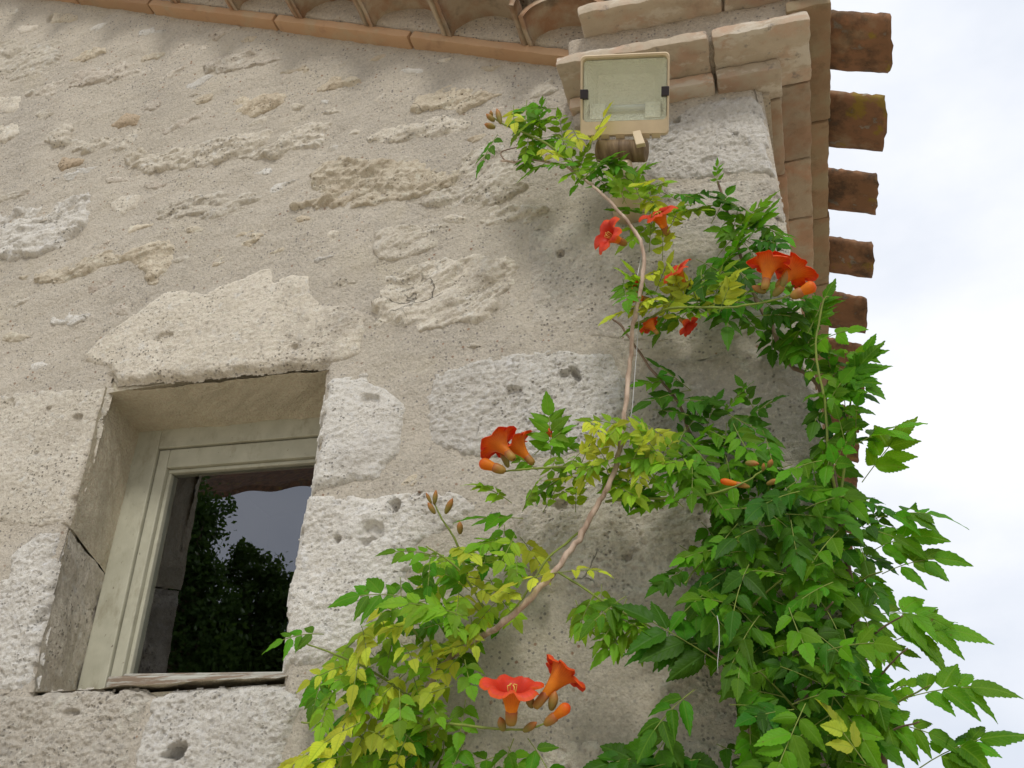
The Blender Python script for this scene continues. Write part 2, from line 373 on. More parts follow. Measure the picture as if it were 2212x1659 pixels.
# ---- stones: (material, thickness mm, roughness mm, kind, outline px)
OC, CR, WH, PK, GR, BR = LIME_OCHRE, LIME_CREAM, LIME_WHITE, LIME_PINK, LIME_GREY, LIME_BROWN
S = [
 (CR, 9, 7, 'r', [(-60,95),(60,86),(125,90),(120,135),(90,160),(30,170),(-60,168)]),
 (OC, 8, 4, 's', [(108,37),(125,27),(168,33),(166,46),(112,52)]),
 (OC, 6, 5, 'r', [(150,128),(190,112),(230,105),(228,118),(190,130),(155,134)]),
 (PK, 8, 8, 'r', [(65,202),(110,180),(190,152),(250,138),(310,138),(330,150),(300,165),(230,180),(170,187),(110,206),(70,208)]),
 (PK, 6, 6, 'r', [(340,168),(395,137),(402,146),(352,174)]),
 (PK, 6, 6, 'r', [(380,105),(395,95),(440,98),(445,110),(400,119),(382,118)]),
 (PK, 8, 8, 'r', [(450,137),(480,118),(530,115),(590,118),(600,130),(560,145),(500,154),(455,154)]),
 (PK, 5, 3, 's', [(697,120),(742,115),(740,123),(700,131)]),
 (OC, 9, 8, 'r', [(684,196),(700,180),(720,165),(750,168),(778,172),(765,190),(730,190),(690,198)]),
 (OC, 9, 8, 'r', [(487,234),(520,214),(570,205),(613,200),(610,220),(580,240),(545,252),(495,246)]),
 (CR, 7, 6, 'r', [(392,210),(418,196),(432,205),(402,218)]),
 (OC, 7, 5, 'r', [(416,222),(440,208),(462,202),(458,216),(430,228)]),
 (CR, 10, 9, 'r', [(104,307),(138,265),(168,265),(156,300),(235,300),(295,275),(298,302),(255,322),(200,327),(150,324)]),
 (BR, 10, 4, 's', [(240,270),(275,246),(305,252),(292,270),(255,278)]),
 (PK, 8, 6, 'r', [(348,278),(400,255),(440,236),(448,242),(420,262),(365,284)]),
 (CR, 12, 11, 'r', [(285,352),(318,320),(365,327),(420,310),(475,298),(540,292),(610,277),(670,266),(692,275),(667,317),(640,331),(560,342),(470,352),(400,364),(340,367),(300,360)]),
 (BR, 10, 5, 's', [(122,357),(137,338),(182,342),(176,353),(130,367)]),
 (WH, 8, 6, 'r', [(122,382),(170,362),(215,348),(207,362),(150,386)]),
 (WH, 12, 11, 'r', [(-60,450),(40,455),(100,450),(150,430),(182,418),(186,465),(165,500),(130,532),(80,550),(30,555),(-60,553)]),
 (CR, 8, 6, 'r', [(-60,425),(30,412),(68,400),(40,427),(-20,442)]),
 (CR, 6, 4, 's', [(240,440),(265,422),(300,420),(297,450),(265,464),(243,456)]),
 (CR, 11, 9, 'r', [(343,454),(390,438),(440,424),(500,415),(530,414),(555,425),(541,455),(500,472),(460,474),(400,468),(355,470)]),
 (OC, 12, 12, 'r', [(645,444),(690,420),(688,380),(717,352),(790,345),(860,350),(930,336),(975,343),(990,362),(965,400),(905,427),(810,442),(720,442)]),
 (CR, 12, 10, 'r', [(905,430),(965,404),(992,366),(1020,330),(1060,316),(1092,330),(1112,368),(1130,400),(1100,425),(1060,440),(1010,448),(940,446)]),
 (CR, 12, 8, 'r', [(1030,470),(1058,450),(1100,440),(1140,443),(1180,452),(1150,470),(1095,482),(1055,482)]),
 (CR, 9, 8, 'r', [(793,300),(830,280),(880,268),(940,255),(980,257),(1012,268),(987,290),(930,302),(860,307),(805,310)]),
 (OC, 10, 9, 'r', [(882,236),(915,205),(940,205),(975,176),(1000,195),(1040,198),(1072,207),(1030,226),(1000,242),(960,234),(900,240)]),
 (WH, 9, 2, 's', [(866,154),(885,147),(919,151),(916,163),(880,162)]),
 (CR, 8, 7, 'r', [(1128,194),(1160,178),(1190,174),(1203,190),(1197,206),(1150,214)]),
 (CR, 10, 7, 'r', [(813,548),(821,505),(870,492),(930,485),(977,481),(962,505),(942,525),(922,541),(860,564),(813,557)]),
 (CR, 9, 4, 's', [(953,474),(975,461),(1012,467),(1003,483),(965,484)]),
 (OC, 9, 9, 'r', [(456,570),(475,545),(510,520),(520,500),(545,496),(560,510),(541,531),(510,547),(480,567)]),
 (OC, 10, 10, 'r', [(55,599),(85,590),(130,575),(180,560),(230,550),(264,560),(259,578),(215,596),(150,607),(105,614)]),
 (OC, 11, 8, 'r', [(264,562),(290,540),(330,524),(365,523),(376,555),(356,586),(336,612),(315,602),(305,583),(272,572)]),
 (WH, 9, 6, 'r', [(108,690),(140,690),(145,679),(193,680),(182,696),(150,708),(115,702)]),
 (PK, 6, 4, 'r', [(188,622),(235,609),(298,628),(260,637),(200,634)]),
 (PK, 5, 4, 's', [(243,668),(262,656),(285,664),(278,680),(250,684)]),
 # lintel
 (CR, 10, 4, 'q', [(180,766),(230,718),(313,664),(360,632),(396,626),(443,632),(475,614),(583,573),(594,603),(634,589),(670,595),(673,635),(695,661),(756,656),(790,675),(790,718),(775,764),(731,784),(648,789),(540,801),(425,814),(288,822),(250,822),(237,800),(184,780)]),
 # left jamb
 (CR, 5, 3, 'q', [(-70,850),(100,842),(231,834),(234,845),(143,1132),(90,1138),(-70,1138)]),
 (WH, 12, 7, 'q', [(-70,1243),(15,1247),(24,1196),(88,1146),(126,1150),(112,1260),(88,1400),(70,1494),(-70,1494)]),
 # right jamb
 (WH, 14, 5, 'q', [(704,828),(725,814),(790,804),(822,833),(861,857),(880,880),(869,940),(866,980),(841,1006),(816,1036),(745,1050),(671,1063),(683,980),(691,890)]),
 (WH, 12, 7, 'q', [(667,1072),(740,1067),(810,1074),(905,1061),(985,1061),(1034,1090),(1004,1130),(905,1180),(882,1262),(803,1342),(772,1400),(690,1442),(611,1447),(619,1380),(622,1290),(640,1190),(655,1120)]),
 # sill course
 (GR, 10, 8, 'q', [(-70,1497),(80,1502),(165,1492),(240,1492),(300,1491),(322,1510),(292,1592),(270,1700),(-70,1720)]),
 (WH, 14, 7, 'q', [(325,1507),(370,1496),(500,1486),(560,1484),(642,1496),(657,1520),(622,1600),(600,1720),(280,1720),(294,1630),(310,1560)]),
 # blocks between the window and the corner
 (CR, 10, 9, 'r', [(821,672),(848,603),(902,581),(960,566),(1032,562),(1099,573),(1099,615),(1062,644),(1056,687),(1025,692),(960,699),(930,712),(895,702),(830,692)]),
 (WH, 8, 8, 'q', [(915,870),(925,815),(960,797),(1000,782),(1070,768),(1180,755),(1320,768),(1362,830),(1352,900),(1332,962),(1200,992),(1000,988),(930,962),(918,900)]),
 (GR, 4, 4, 'q', [(1137,490),(1300,472),(1500,478),(1690,486),(1705,560),(1722,640),(1736,718),(1560,740),(1350,742),(1146,706)]),
 (WH, 7, 6, 'q', [(1392,302),(1450,258),(1500,225),(1560,208),(1620,208),(1643,224),(1657,300),(1671,376),(1560,386),(1430,396),(1388,386)]),
 (GR, 6, 5, 'q', [(1432,406),(1560,393),(1673,385),(1683,430),(1693,474),(1600,470),(1440,466)]),
 (GR, 6, 6, 'q', [(1392,782),(1560,760),(1740,742),(1760,830),(1790,985),(1660,1000),(1500,1003),(1396,985)]),
 (GR, 4, 6, 'q', [(1100,1110),(1300,1030),(1500,1018),(1795,1002),(1815,1120),(1842,1265),(1600,1290),(1350,1300),(1150,1280)]),
 (GR, 4, 5, 'q', [(1400,1330),(1600,1305),(1848,1280),(1868,1420),(1890,1540),(1650,1580),(1420,1570)]),
 (CR, 6, 5, 'q', [(1172,1599),(1298,1595),(1319,1652),(1340,1720),(1140,1720)]),
 (GR, 5, 5, 'q', [(1370,1600),(1640,1592),(1893,1552),(1915,1650),(1915,1730),(1365,1730)]),
 (GR, 6, 4, 's', [(1490,1545),(1520,1528),(1556,1533),(1545,1560),(1505,1568)]),
 (GR, 6, 4, 's', [(1150,1105),(1175,1092),(1182,1110),(1165,1124),(1148,1120)]),
 (CR, 6, 5, 's', [(838,772),(850,768),(888,774),(882,780),(850,778)]),
]
# smaller stones that only show as worn patches in the mortar
for (x, y, a, b_) in [(25,25,26,9),(60,60,30,9),(215,60,22,8),(330,70,24,7),(480,70,30,8),(540,88,20,6),(330,120,20,8),(640,150,26,8),(430,180,26,7),(610,165,16,6),(20,225,26,16),(180,235,24,9),(100,245,20,7),(330,228,18,9),(20,285,26,14),
                      (560,262,20,6),(640,228,14,6),(720,240,20,7),(700,212,14,6),(830,210,22,8),(820,120,16,6),(960,130,14,5),(1060,150,18,6),(1100,262,20,9),(1075,240,16,8),(870,345,20,6),(760,290,18,7),(735,318,22,7),(1030,300,16,7),
                      (250,385,22,7),(330,400,20,8),(470,390,18,6),(570,370,16,6),(610,400,20,8),(650,470,16,6),(600,540,14,6),(720,510,16,9),(700,560,18,6),(420,500,18,6),(300,490,20,8),(240,520,18,7),(400,560,22,7),(610,620,18,6),
                      (740,610,20,8),(720,690,16,6),(850,560,16,5),(40,655,22,8),(80,790,20,8),(30,730,20,9),(890,760,14,5),(1110,650,10,18),(1260,660,18,9),(1020,745,18,7),(1130,735,14,9),(885,1040,20,8),(960,1020,16,8),(1010,1050,14,6),(1240,1000,18,7),(1290,640,16,8)]:
    th = R_(-14+rng.uniform(-14, 10)); k = []
    for i in range(9):
        q = 2*math.pi*i/9; r = rng.uniform(.65, 1.2)
        u, v = a*r*math.cos(q), b_*r*math.sin(q)
        k.append((x+u*math.cos(th)-v*math.sin(th), y+u*math.sin(th)+v*math.cos(th)))
    S.append((rng.choice([CR, CR, PK, OC, WH]), rng.uniform(4.5, 7.5), rng.uniform(3, 6), rng.choice('rrs'), k))

def stone_surface(x, z, d, thick, rough, kind, seed):
    a = R_(17); u = x*math.cos(a)+z*math.sin(a); v = -x*math.sin(a)+z*math.cos(a)
    if kind == 'r':
        wu = u+.03*fbm(u*5, v*5, 2, seed+9); wv = v+.03*fbm(u*6, v*6, 2, seed+19)
        t0 = fbm(wu*5, wv*13, 5, seed, .58); st_ = t0*3.2; fl = np.floor(st_); ter = (fl+sstep(.62, 1., st_-fl))/3.2
        tex = .55*t0 + .75*ter + .45*(ridge(wu*9, wv*17, 2, seed+31)-.4) + .30*fbm(u*34, v*46, 3, seed+3)
    elif kind == 'q':
        pa = random.Random(seed).choice((.25, .5, .9, 1.3))
        p = perlin(x*52, z*75, seed+2); p2 = perlin(x*105, z*130, seed+4)
        tex = .55*fbm(x*11, z*15, 5, seed, .6) - pa*.6*sstep(.40, .56, p)*(.4+sstep(-.1, .5, perlin(x*9, z*9, seed+8))) - pa*.5*sstep(.36, .5, p2) + .38*fbm(x*55, z*95, 3, seed+7, .75)
    else:
        tex = .6*fbm(x*16, z*16, 4, seed)
    big = .35*thick*fbm(x*6, z*6, 2, seed+21)
    if kind == 'r': thick = thick*.85; rough = rough*1.1
    h = thick*sstep(-.002, .018, d)*(.72+.28*sstep(.0, .06, d)) + big*sstep(0, .03, d) + rough*tex*sstep(-.004, .012, d)
    h = h - 16*(1-sstep(-.007, .006, d))
    return h*.001

stone_data = []
for i, (m, th, ro, kind, px) in enumerate(S):
    if kind in 'rs':
        c_ = np.mean(px, 0); px = [tuple(c_+(np.array(p)-c_)*(1.13 if i < 60 else 1.45)) for p in px]
    poly = np.array(XZ(px)); lo = poly.min(0)-.02; hi = poly.max(0)+.02
    size = float((hi-lo).min())
    st = .0032 if size > .10 else .0024
    x = np.arange(lo[0], hi[0], st); z = np.arange(lo[1], hi[1], st)
    X, Z = np.meshgrid(x, z, indexing='ij')
    en = .013 if kind == 'r' else .0045
    if size < .08: en *= .6
    jag = en*fbm(X*22, Z*26, 3, 100+i) - ((.004 if i == 37 else .009)*sstep(.25, .5, perlin(X*26, Z*26, 300+i)) if kind == 'q' else 0) + .0015*perlin(X*110, Z*110, 7+i)
    d = sdf(poly, X, Z) + jag
    h = stone_surface(X, Z, d, th, ro, kind, 31*i+5)
    Y = -(low(X, Z) + h + pits(X, Z))
    X2 = np.minimum(X, XC+.004)
    V = np.stack([X2, Y, Z], -1).reshape(-1, 3); Fq = grid_faces(len(x), len(z))
    keep = (d.ravel()[Fq] > -.009).all(1)
    V, Fq = compact(V, Fq, keep)
    stone_data.append((m, V, Fq))
    i0, i1 = np.searchsorted(gx, [lo[0], hi[0]]); j0, j1 = np.searchsorted(gz, [lo[1], hi[1]])
    if i1 > i0 and j1 > j0:
        dd = sdf(poly, GX[i0:i1, j0:j1], GZ[i0:i1, j0:j1])
        COVER[i0:i1, j0:j1] = np.maximum(COVER[i0:i1, j0:j1], dd if kind == 'q' else dd-.05)
# ---- mortar face
dop = sdf(OPEN, GX, GZ)
Y = -(mortar_h(GX, GZ) + pits(GX, GZ)*.8)
# the mortar rounds off at the opening and at the corner
Y += .012*(1-sstep(0, .02, -dop)) + .014*(1-sstep(0, .03, XC-GX))
V = np.stack([GX, Y, GZ], -1).reshape(-1, 3); Fq = grid_faces(len(gx), len(gz))
keep = (COVER.ravel()[Fq] < .018).all(1) & (dop.ravel()[Fq] < 0).all(1) & ((GZ-rake(GX)).ravel()[Fq] < .03).all(1) & (~((GX > -.34) & (GZ > 3.56))).ravel()[Fq].all(1)
V, Fq = compact(V, Fq, keep)
wall = mesh_obj('wall', V, Fq, MORTAR, house)
for (m, V, Fq) in stone_data:
    mesh_obj('stone', V, Fq, m, wall)
# rest of the wall, outside the finely built face
m_ = MB()
m_.box((-6.5, .012, 0), (wall_x0, .45, 6.0)); m_.box((wall_x0, .012, 0), (XC-.004, .45, wall_z0))
m_.build('wall_mass', MORTAR, house)
# side wall (long side under the eaves)
y = np.arange(.0, 5.0, .03); z = np.arange(0, 3.62, .03); Yg, Zg = np.meshgrid(y, z, indexing='ij')
Xg = XC - .004 + .008*fbm(Yg*4, Zg*4, 3, 77) - .012*(1-sstep(0, .03, Yg))
mesh_obj('side_wall', np.stack([Xg, Yg, Zg], -1).reshape(-1, 3), grid_faces(len(y), len(z))[:, ::-1], MORTAR, house)

# ---- reveals of the window
FY = .20                                             # depth of the window frame
def sheet(name, c00, c10, c11, c01, nu, nv, nrm, amp, mt, parent, seed=0):
    u = np.linspace(0, 1, nu); v = np.linspace(0, 1, nv); U, Vv = np.meshgrid(u, v, indexing='ij')
    c = [np.array(q, float) for q in (c00, c10, c11, c01)]
    Pp = (1-U)[..., None]*(1-Vv)[..., None]*c[0] + U[..., None]*(1-Vv)[..., None]*c[1] + U[..., None]*Vv[..., None]*c[2] + (1-U)[..., None]*Vv[..., None]*c[3]
    a = Pp[..., 0]+Pp[..., 1]; bb = Pp[..., 2]+Pp[..., 1]*.7
    n = amp*(fbm(a*8, bb*8, 4, seed) + .3*fbm(a*40, bb*40, 2, seed+5))
    Pp = Pp + n[..., None]*np.array(nrm)
    return mesh_obj(name, Pp.reshape(-1, 3), grid_faces(nu, nv), mt, parent)
sheet('jamb', (-1.634, -.008, 2.88), (-1.668, FY+.01, 2.87), (-1.670, FY+.01, 2.435), (-1.628, -.008, 2.478), 60, 120, (1, 0, 0), .004, REVEAL, house, 4)
sheet('jamb', (-1.632, -.004, 2.474), (-1.676, FY+.01, 2.431), (-1.676, FY+.01, 2.06), (-1.616, -.006, 2.06), 60, 110, (1, 0, 0), .007, LIME_CREAM, house, 8)
sheet('jamb', (-.982, .004, 2.88), (-.978, FY+.01, 2.87), (-.978, FY+.01, 2.06), (-.994, .004, 2.06), 40, 120, (-1, 0, 0), .004, REVEAL, house, 14)
sheet('soffit', (-1.70, .004, 2.866), (-1.70, FY+.01, 2.852), (-.95, FY+.01, 2.813), (-.95, .004, 2.833), 60, 180, (0, 0, 1), .005, REVEAL, house, 24)
sheet('window_ledge', (-1.70, -.002, 2.086), (-1.70, FY+.02, 2.118), (-.95, FY+.02, 2.112), (-.95, -.002, 2.086), 30, 100, (0, 0, 1), .004, REVEAL, house, 34)

m_ = MB(); m_.box((-1.75, .02, 2.0), (-1.654, .045, 2.95)); m_.box((-1.75, .046, 2.0), (-1.69, .19, 2.95)); m_.box((-.975, .02, 2.0), (-.90, .19, 2.95)); m_.box((-1.653, .02, 2.876), (-.975, .19, 2.95)); m_.box((-1.642, .02, 2.0), (-.975, .19, 2.075))
m_.build('wall_core', REVEAL, house)
# ---- window
win = empty('window', (-1.34, FY, 2.1), house); _wl[win.name] = Vector((-1.34, FY, 2.1))
fx0, fx1, fzb = -1.672, -.99, 2.112
def tz(x, z): return z - .048*(x+1.66)               # the old frame sits a little out of level
def rail(name, x0, x1, z0, z1, ya, yb, mt=PAINT, bev=.003):
    m_ = MB()
    V = [(x0, ya, tz(x0, z0)), (x1, ya, tz(x1, z0)), (x1, yb, tz(x1, z0)), (x0, yb, tz(x0, z0)), (x0, ya, tz(x0, z1)), (x1, ya, tz(x1, z1)), (x1, yb, tz(x1, z1)), (x0, yb, tz(x0, z1))]
    m_.add(V, [(0, 3, 2, 1), (4, 5, 6, 7), (0, 1, 5, 4), (1, 2, 6, 5), (2, 3, 7, 6), (3, 0, 4, 7)])
    return m_.build(name, mt, win, bevel=bev)
xs = P(342, 962, FY)[0]; zs = P(342, 966, FY)[2]          # inner edge of the outer frame
gx0 = P(376, 1022, FY+.03)[0]; gz1 = P(376, 1022, FY+.03)[2]   # glass edges
gzb = P(290, 1456, FY+.03)[2]
print('window', xs, zs, gx0, gz1, gzb)
rail('frame_stile', fx0, xs, fzb, 2.86, FY, FY+.06); rail('frame_stile', -1.03, fx1, fzb, 2.86, FY, FY+.06)
rail('frame_head', xs+.0005, -1.0305, zs, 2.86, FY+.001, FY+.06)
rail('sash_stile', xs+.003, gx0-.012, fzb+.012, zs-.003, FY+.008, FY+.055); rail('sash_stile', -1.075, -1.034, fzb+.012, zs-.003, FY+.008, FY+.055)
rail('sash_rail', gx0-.0115, -1.0755, gz1+.012, zs-.003, FY+.0085, FY+.055)
rail('glazing_bead', gx0-.0115, gx0, gzb, gz1, FY+.02, FY+.054); rail('glazing_bead', gx0-.0115, -1.0755, gz1+.0003, gz1+.0117, FY+.02, FY+.054)
rail('bottom_rail', xs+.0035, -1.0335, fzb-.012, gzb-.006, FY-.004, FY+.056, PEEL, .006)
rail('glazing_bead', gx0-.0112, -1.0757, gzb-.0057, gzb+.003, FY+.012, FY+.054, PEEL, .003)
m_ = MB(); m_.add([(gx0-.01, FY+.034, gzb-.03), (-1.07, FY+.034, gzb-.03), (-1.07, FY+.034, gz1+.01), (gx0-.01, FY+.034, gz1+.01)], [(0, 1, 2, 3)])
m_.build('pane', PANE, win)
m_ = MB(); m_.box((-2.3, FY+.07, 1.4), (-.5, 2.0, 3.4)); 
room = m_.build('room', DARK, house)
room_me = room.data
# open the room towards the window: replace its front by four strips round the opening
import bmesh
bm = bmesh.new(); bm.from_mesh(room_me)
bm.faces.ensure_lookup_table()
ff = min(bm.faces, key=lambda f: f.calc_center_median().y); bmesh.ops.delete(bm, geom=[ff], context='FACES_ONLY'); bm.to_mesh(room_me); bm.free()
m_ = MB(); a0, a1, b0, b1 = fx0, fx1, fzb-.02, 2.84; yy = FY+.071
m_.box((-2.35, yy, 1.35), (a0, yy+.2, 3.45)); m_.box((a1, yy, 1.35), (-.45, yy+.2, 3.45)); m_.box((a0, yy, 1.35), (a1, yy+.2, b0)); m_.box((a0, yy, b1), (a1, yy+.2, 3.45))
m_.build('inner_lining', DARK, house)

# ---- rough brick / tile primitives
def rough_box(a, b, n, amp, seed, shear=None):
    """box as six displaced grids sharing one noise field, edges worn round"""
    a = np.array(a, float); b = np.array(b, float); Vs, Fs, off = [], [], 0
    for ax in range(3):
        for sd_ in (0, 1):
            i, j = [(1, 2), (2, 0), (0, 1)][ax]
            nu = max(2, int((b[i]-a[i])/n)+2); nv = max(2, int((b[j]-a[j])/n)+2)
            U, V_ = np.meshgrid(np.linspace(a[i], b[i], nu), np.linspace(a[j], b[j], nv), indexing='ij')
            p = np.zeros(U.shape+(3,)); p[..., ax] = (b if sd_ else a)[ax]; p[..., i] = U; p[..., j] = V_
            Fq = grid_faces(nu, nv)
            if not sd_: Fq = Fq[:, ::-1]
            Vs.append(p.reshape(-1, 3)); Fs.append(Fq+off); off += nu*nv
    V = np.concatenate(Vs); c = (a+b)/2; hs = (b-a)/2
    q = np.abs(V-c)/hs; e_ = np.sort(q, 1)[:, 1]
    # round the arrises
    r = min(hs)*.35; inner = np.clip(V, a+r, b-r); dv = V-inner; L = np.linalg.norm(dv, axis=1, keepdims=True)
    V = np.where(L > r, inner+dv/np.maximum(L, 1e-9)*r, V)
    s_ = seed*3.1
    for k in range(3):
        V[:, k] += amp*(fbm(V[:, (k+1) % 3]*22+s_+k*5, V[:, (k+2) % 3]*22+V[:, k]*13+k*9, 3, seed))
    if shear: V = shear(V)
    return V, np.concatenate(Fs)
def brick(name, a, b, mt, parent, seed, amp=.0022, n=.009, shear=None):
    amp *= 1.15
    V, Fq = rough_box(a, b, n, amp, seed, shear)
    return mesh_obj(name, V, Fq, mt, parent)

# ---- cornice (corbelled courses along the side, returned on the gable)
Z1, Z2, Z3 = 3.500, 3.540, 3.652
p1, p2, p3 = .052, .128, .182
def tilt(V):
    V = V.copy(); k = np.clip(XC+.02-V[:, 0], 0, None); V[:, 2] += .055*k; return V
cb = MB(); cb.box((XC-.02, .02, 3.49), (XC+.02, 5, Z3+.02)); cb.box((XC+.02, -.02, Z2+.02), (XC+.10, 5, Z3+.03))
V, Fq = rough_box((-.335, -.128, Z2+.012), (XC+.112, .05, Z3+.012), .01, .003, 400, tilt)
cornice = mesh_obj('cornice', V, Fq, FILL, house)
cb.build('cornice_core', FILL, house)
k = 500
# course one on the gable
for (x0, x1, yf) in ((-.352, -.16, -.036), (-.156, .028, -.044), (.034, XC+p1, -p1)):
    k += 1; brick('brick', (x0, yf, Z1), (x1, .05, Z2-.002), BRICK, cornice, k, shear=tilt)
# lower bedding at the left end
brick('bedding_mortar', (-.345, -.016, 3.448), (-.12, .03, Z1-.002), FILL, cornice, 541, .007, shear=tilt)
# course two on the gable
for (x0, x1, yf) in ((-.362, .026, -.150), (.036, XC+p2, -.150)):
    k += 1; brick('brick', (x0, yf, Z2), (x1, .05, Z2+.034), BRICK, cornice, k, .003, shear=tilt)
# course three on the gable
for (x0, x1, yf) in ((-.288, .072, -.205), (.078, XC+p3, -p3)):
    k += 1; brick('brick', (x0, yf, Z3), (x1, .05, Z3+.035), BRICK, cornice, k, .003, shear=tilt)
# the same courses running back along the side
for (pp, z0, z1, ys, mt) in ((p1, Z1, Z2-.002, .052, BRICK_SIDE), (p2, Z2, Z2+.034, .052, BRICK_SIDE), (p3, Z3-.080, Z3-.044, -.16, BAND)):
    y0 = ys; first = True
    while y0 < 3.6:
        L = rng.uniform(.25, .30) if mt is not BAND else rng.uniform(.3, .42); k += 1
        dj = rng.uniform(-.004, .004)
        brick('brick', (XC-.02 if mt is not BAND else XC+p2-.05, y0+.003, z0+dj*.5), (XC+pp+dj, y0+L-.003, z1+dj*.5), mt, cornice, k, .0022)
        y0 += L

# ---- verge (slanting row on the gable): bricks, then arched tiles bedded in mortar
verge = None
ca, sa = math.cos(math.atan(RS)), math.sin(math.atan(RS))
def along(V, x0):
    """local (s along the slope, y, t across the slope) -> world, starting at x0 on the rake line"""
    V = np.asarray(V, float); o_ = np.empty_like(V)
    o_[:, 0] = x0 + V[:, 0]*ca - V[:, 2]*sa; o_[:, 2] = rake(x0) + V[:, 0]*sa + V[:, 2]*ca; o_[:, 1] = V[:, 1]; return o_
XR = -.33                                            # foot of the verge, at the return of the cornice
V, Fq = rough_box((-3.4, -.05, .030), (.0, .06, .20), .015, .004, 610)
verge = mesh_obj('verge', along(V, XR), Fq, FILL, house)
jx = [P(a, b_, -.04)[0] for a, b_ in ((883, 75), (590, 45), (320, 10))]
edges = [XR+.03] + jx + [jx[-1]-.36*i for i in range(1, 5)]
for i in range(len(edges)-1):
    s0, s1 = (edges[i+1]-XR)/ca, (edges[i]-XR)/ca
    V, Fq = rough_box((s0+.004, -.046, 0), (s1-.004, .04, .030), .012, .0018, 620+i)
    mesh_obj('brick', along(V, XR), Fq, BRICK_TAN, verge)
def arch_tile(s0, width, hgt, thick, y0, y1, seed):
    na, ny = 22, 8; Vs = []
    a = np.linspace(-.06, math.pi+.06, na); yy = np.linspace(y0, y1, ny)
    A, Yy = np.meshgrid(a, yy, indexing='ij')
    out_ = []
    for r in (0, thick):
        cx = s0+width/2 + (width/2-thick+r)*np.cos(A)*(1+.04*(Yy-y0)); tz_ = (hgt-thick+r)*np.sin(A)
        n = .0015*fbm(A*3+seed, Yy*20, 3, seed)
        out_.append(np.stack([cx+n, Yy+.002*perlin(A*4+seed, Yy*0+seed, seed), tz_+n+.028], -1).reshape(-1, 3))
    V = np.concatenate(out_); n = na*ny; f1 = grid_faces(na, ny); Fs = [f1, f1[:, ::-1]+n]
    i = np.arange(na-1)
    for c in (0, ny-1): Fs.append(np.stack([i*ny+c, (i+1)*ny+c, n+(i+1)*ny+c, n+i*ny+c], -1))
    j = np.arange(ny-1)
    for c in (0, na-1): Fs.append(np.stack([c*ny+j, c*ny+j+1, n+c*ny+j+1, n+c*ny+j], -1))
    return V, np.concatenate(Fs)
ax_ = [-.475, -.72, -.98]; s_e = [(x-XR)/ca for x in ax_]; step = .285
joints = [s_e[0]+step] + s_e + [s_e[-1]-step*i for i in range(1, 7)]
for i in range(len(joints)-1):
    V, Fq = arch_tile(joints[i+1]+.003, joints[i]-joints[i+1]-.006, .105, .015, -.15 if i == 0 else -.185, .02, 700+i)
    mesh_obj('arch_tile', along(V, XR), Fq, ARCH, verge)
V, Fq = rough_box((-3.4, -.19, .137), (-.20, .06, .20), .02, .006, 800)
mesh_obj('verge_mortar', along(V, XR), Fq, FILL, verge)

# ---- roof: deck and channel tiles along the eave
m_ = MB(); zt = lambda x: rake(x)+.225
for (y0, y1) in ((-.20, 4.6),):
    xa, xb = -3.6, XC+p3+.0
    m_.add([(xa, y0, zt(xa)), (xb, y0, zt(xb)), (xb, y1, zt(xb)), (xa, y1, zt(xa)), (xa, y0, zt(xa)+.05), (xb, y0, zt(xb)+.05), (xb, y1, zt(xb)+.05), (xa, y1, zt(xa)+.05)],
           [(0, 3, 2, 1), (4, 5, 6, 7), (0, 1, 5, 4), (1, 2, 6, 5), (2, 3, 7, 6), (3, 0, 4, 7)])
roof = m_.build('roof', ARCH, house)
def channel_tile(cy, wid, x0, x1, seed, zoff=0.):
    """half-round tile, hollow side up, sloping down outwards"""
    na, nx = 16, 30; a = np.linspace(0, math.pi, na); xx = np.linspace(x0, x1, nx)
    A, Xx = np.meshgrid(a, xx, indexing='ij'); out_ = []
    sl = -.42
    for r in (0, .017):
        w2 = (wid/2-.017+r)*(1.03-.06*(Xx-x0)/(x1-x0))
        n = .0035*fbm(A*2+seed*1.7, Xx*18+seed, 4, seed)
        end = (.005*perlin(A*3+seed, A*0+.5, seed)+.002*perlin(A*11, A*0+seed*.3, seed+2))*((Xx-x0)/(x1-x0))**4
        yy_ = cy - w2*np.cos(A); zz = 3.613+zoff + sl*(Xx-(XC+p3)) + .030*(1-np.sin(A)) - r*.9*np.sin(A)
        out_.append(np.stack([Xx+end, yy_, zz+n+.010*np.clip(perlin(Xx*75+seed, A*3, seed+3)+.1, -.1, 1)*(np.abs(np.cos(A)) > .93)], -1).reshape(-1, 3))
    V = np.concatenate(out_); n = na*nx; f1 = grid_faces(na, nx); Fs = [f1, f1[:, ::-1]+n]
    i = np.arange(na-1)
    for c in (0, nx-1): Fs.append(np.stack([i*nx+c, (i+1)*nx+c, n+(i+1)*nx+c, n+i*nx+c], -1))
    j = np.arange(nx-1)
    for c in (0, na-1): Fs.append(np.stack([c*nx+j, c*nx+j+1, n+c*nx+j+1, n+c*nx+j], -1))
    return V, np.concatenate(Fs)
for i, (cy, wd, xe) in enumerate([(.018, .188, .466), (.300, .212, .466), (.592, .180, .458), (.925, .185, .462), (1.255, .225, .452), (1.56, .21, .45), (1.78, .20, .46), (2.08, .2, .455), (2.38, .2, .46), (2.68, .2, .46), (2.98, .2, .46), (3.28, .2, .46), (3.58, .2, .46)]):
    V, Fq = channel_tile(cy, wd, XC+.02, xe, 900+i, rng.uniform(-.004, .004))
    mesh_obj('roof_tile', V, Fq, TILE, roof)

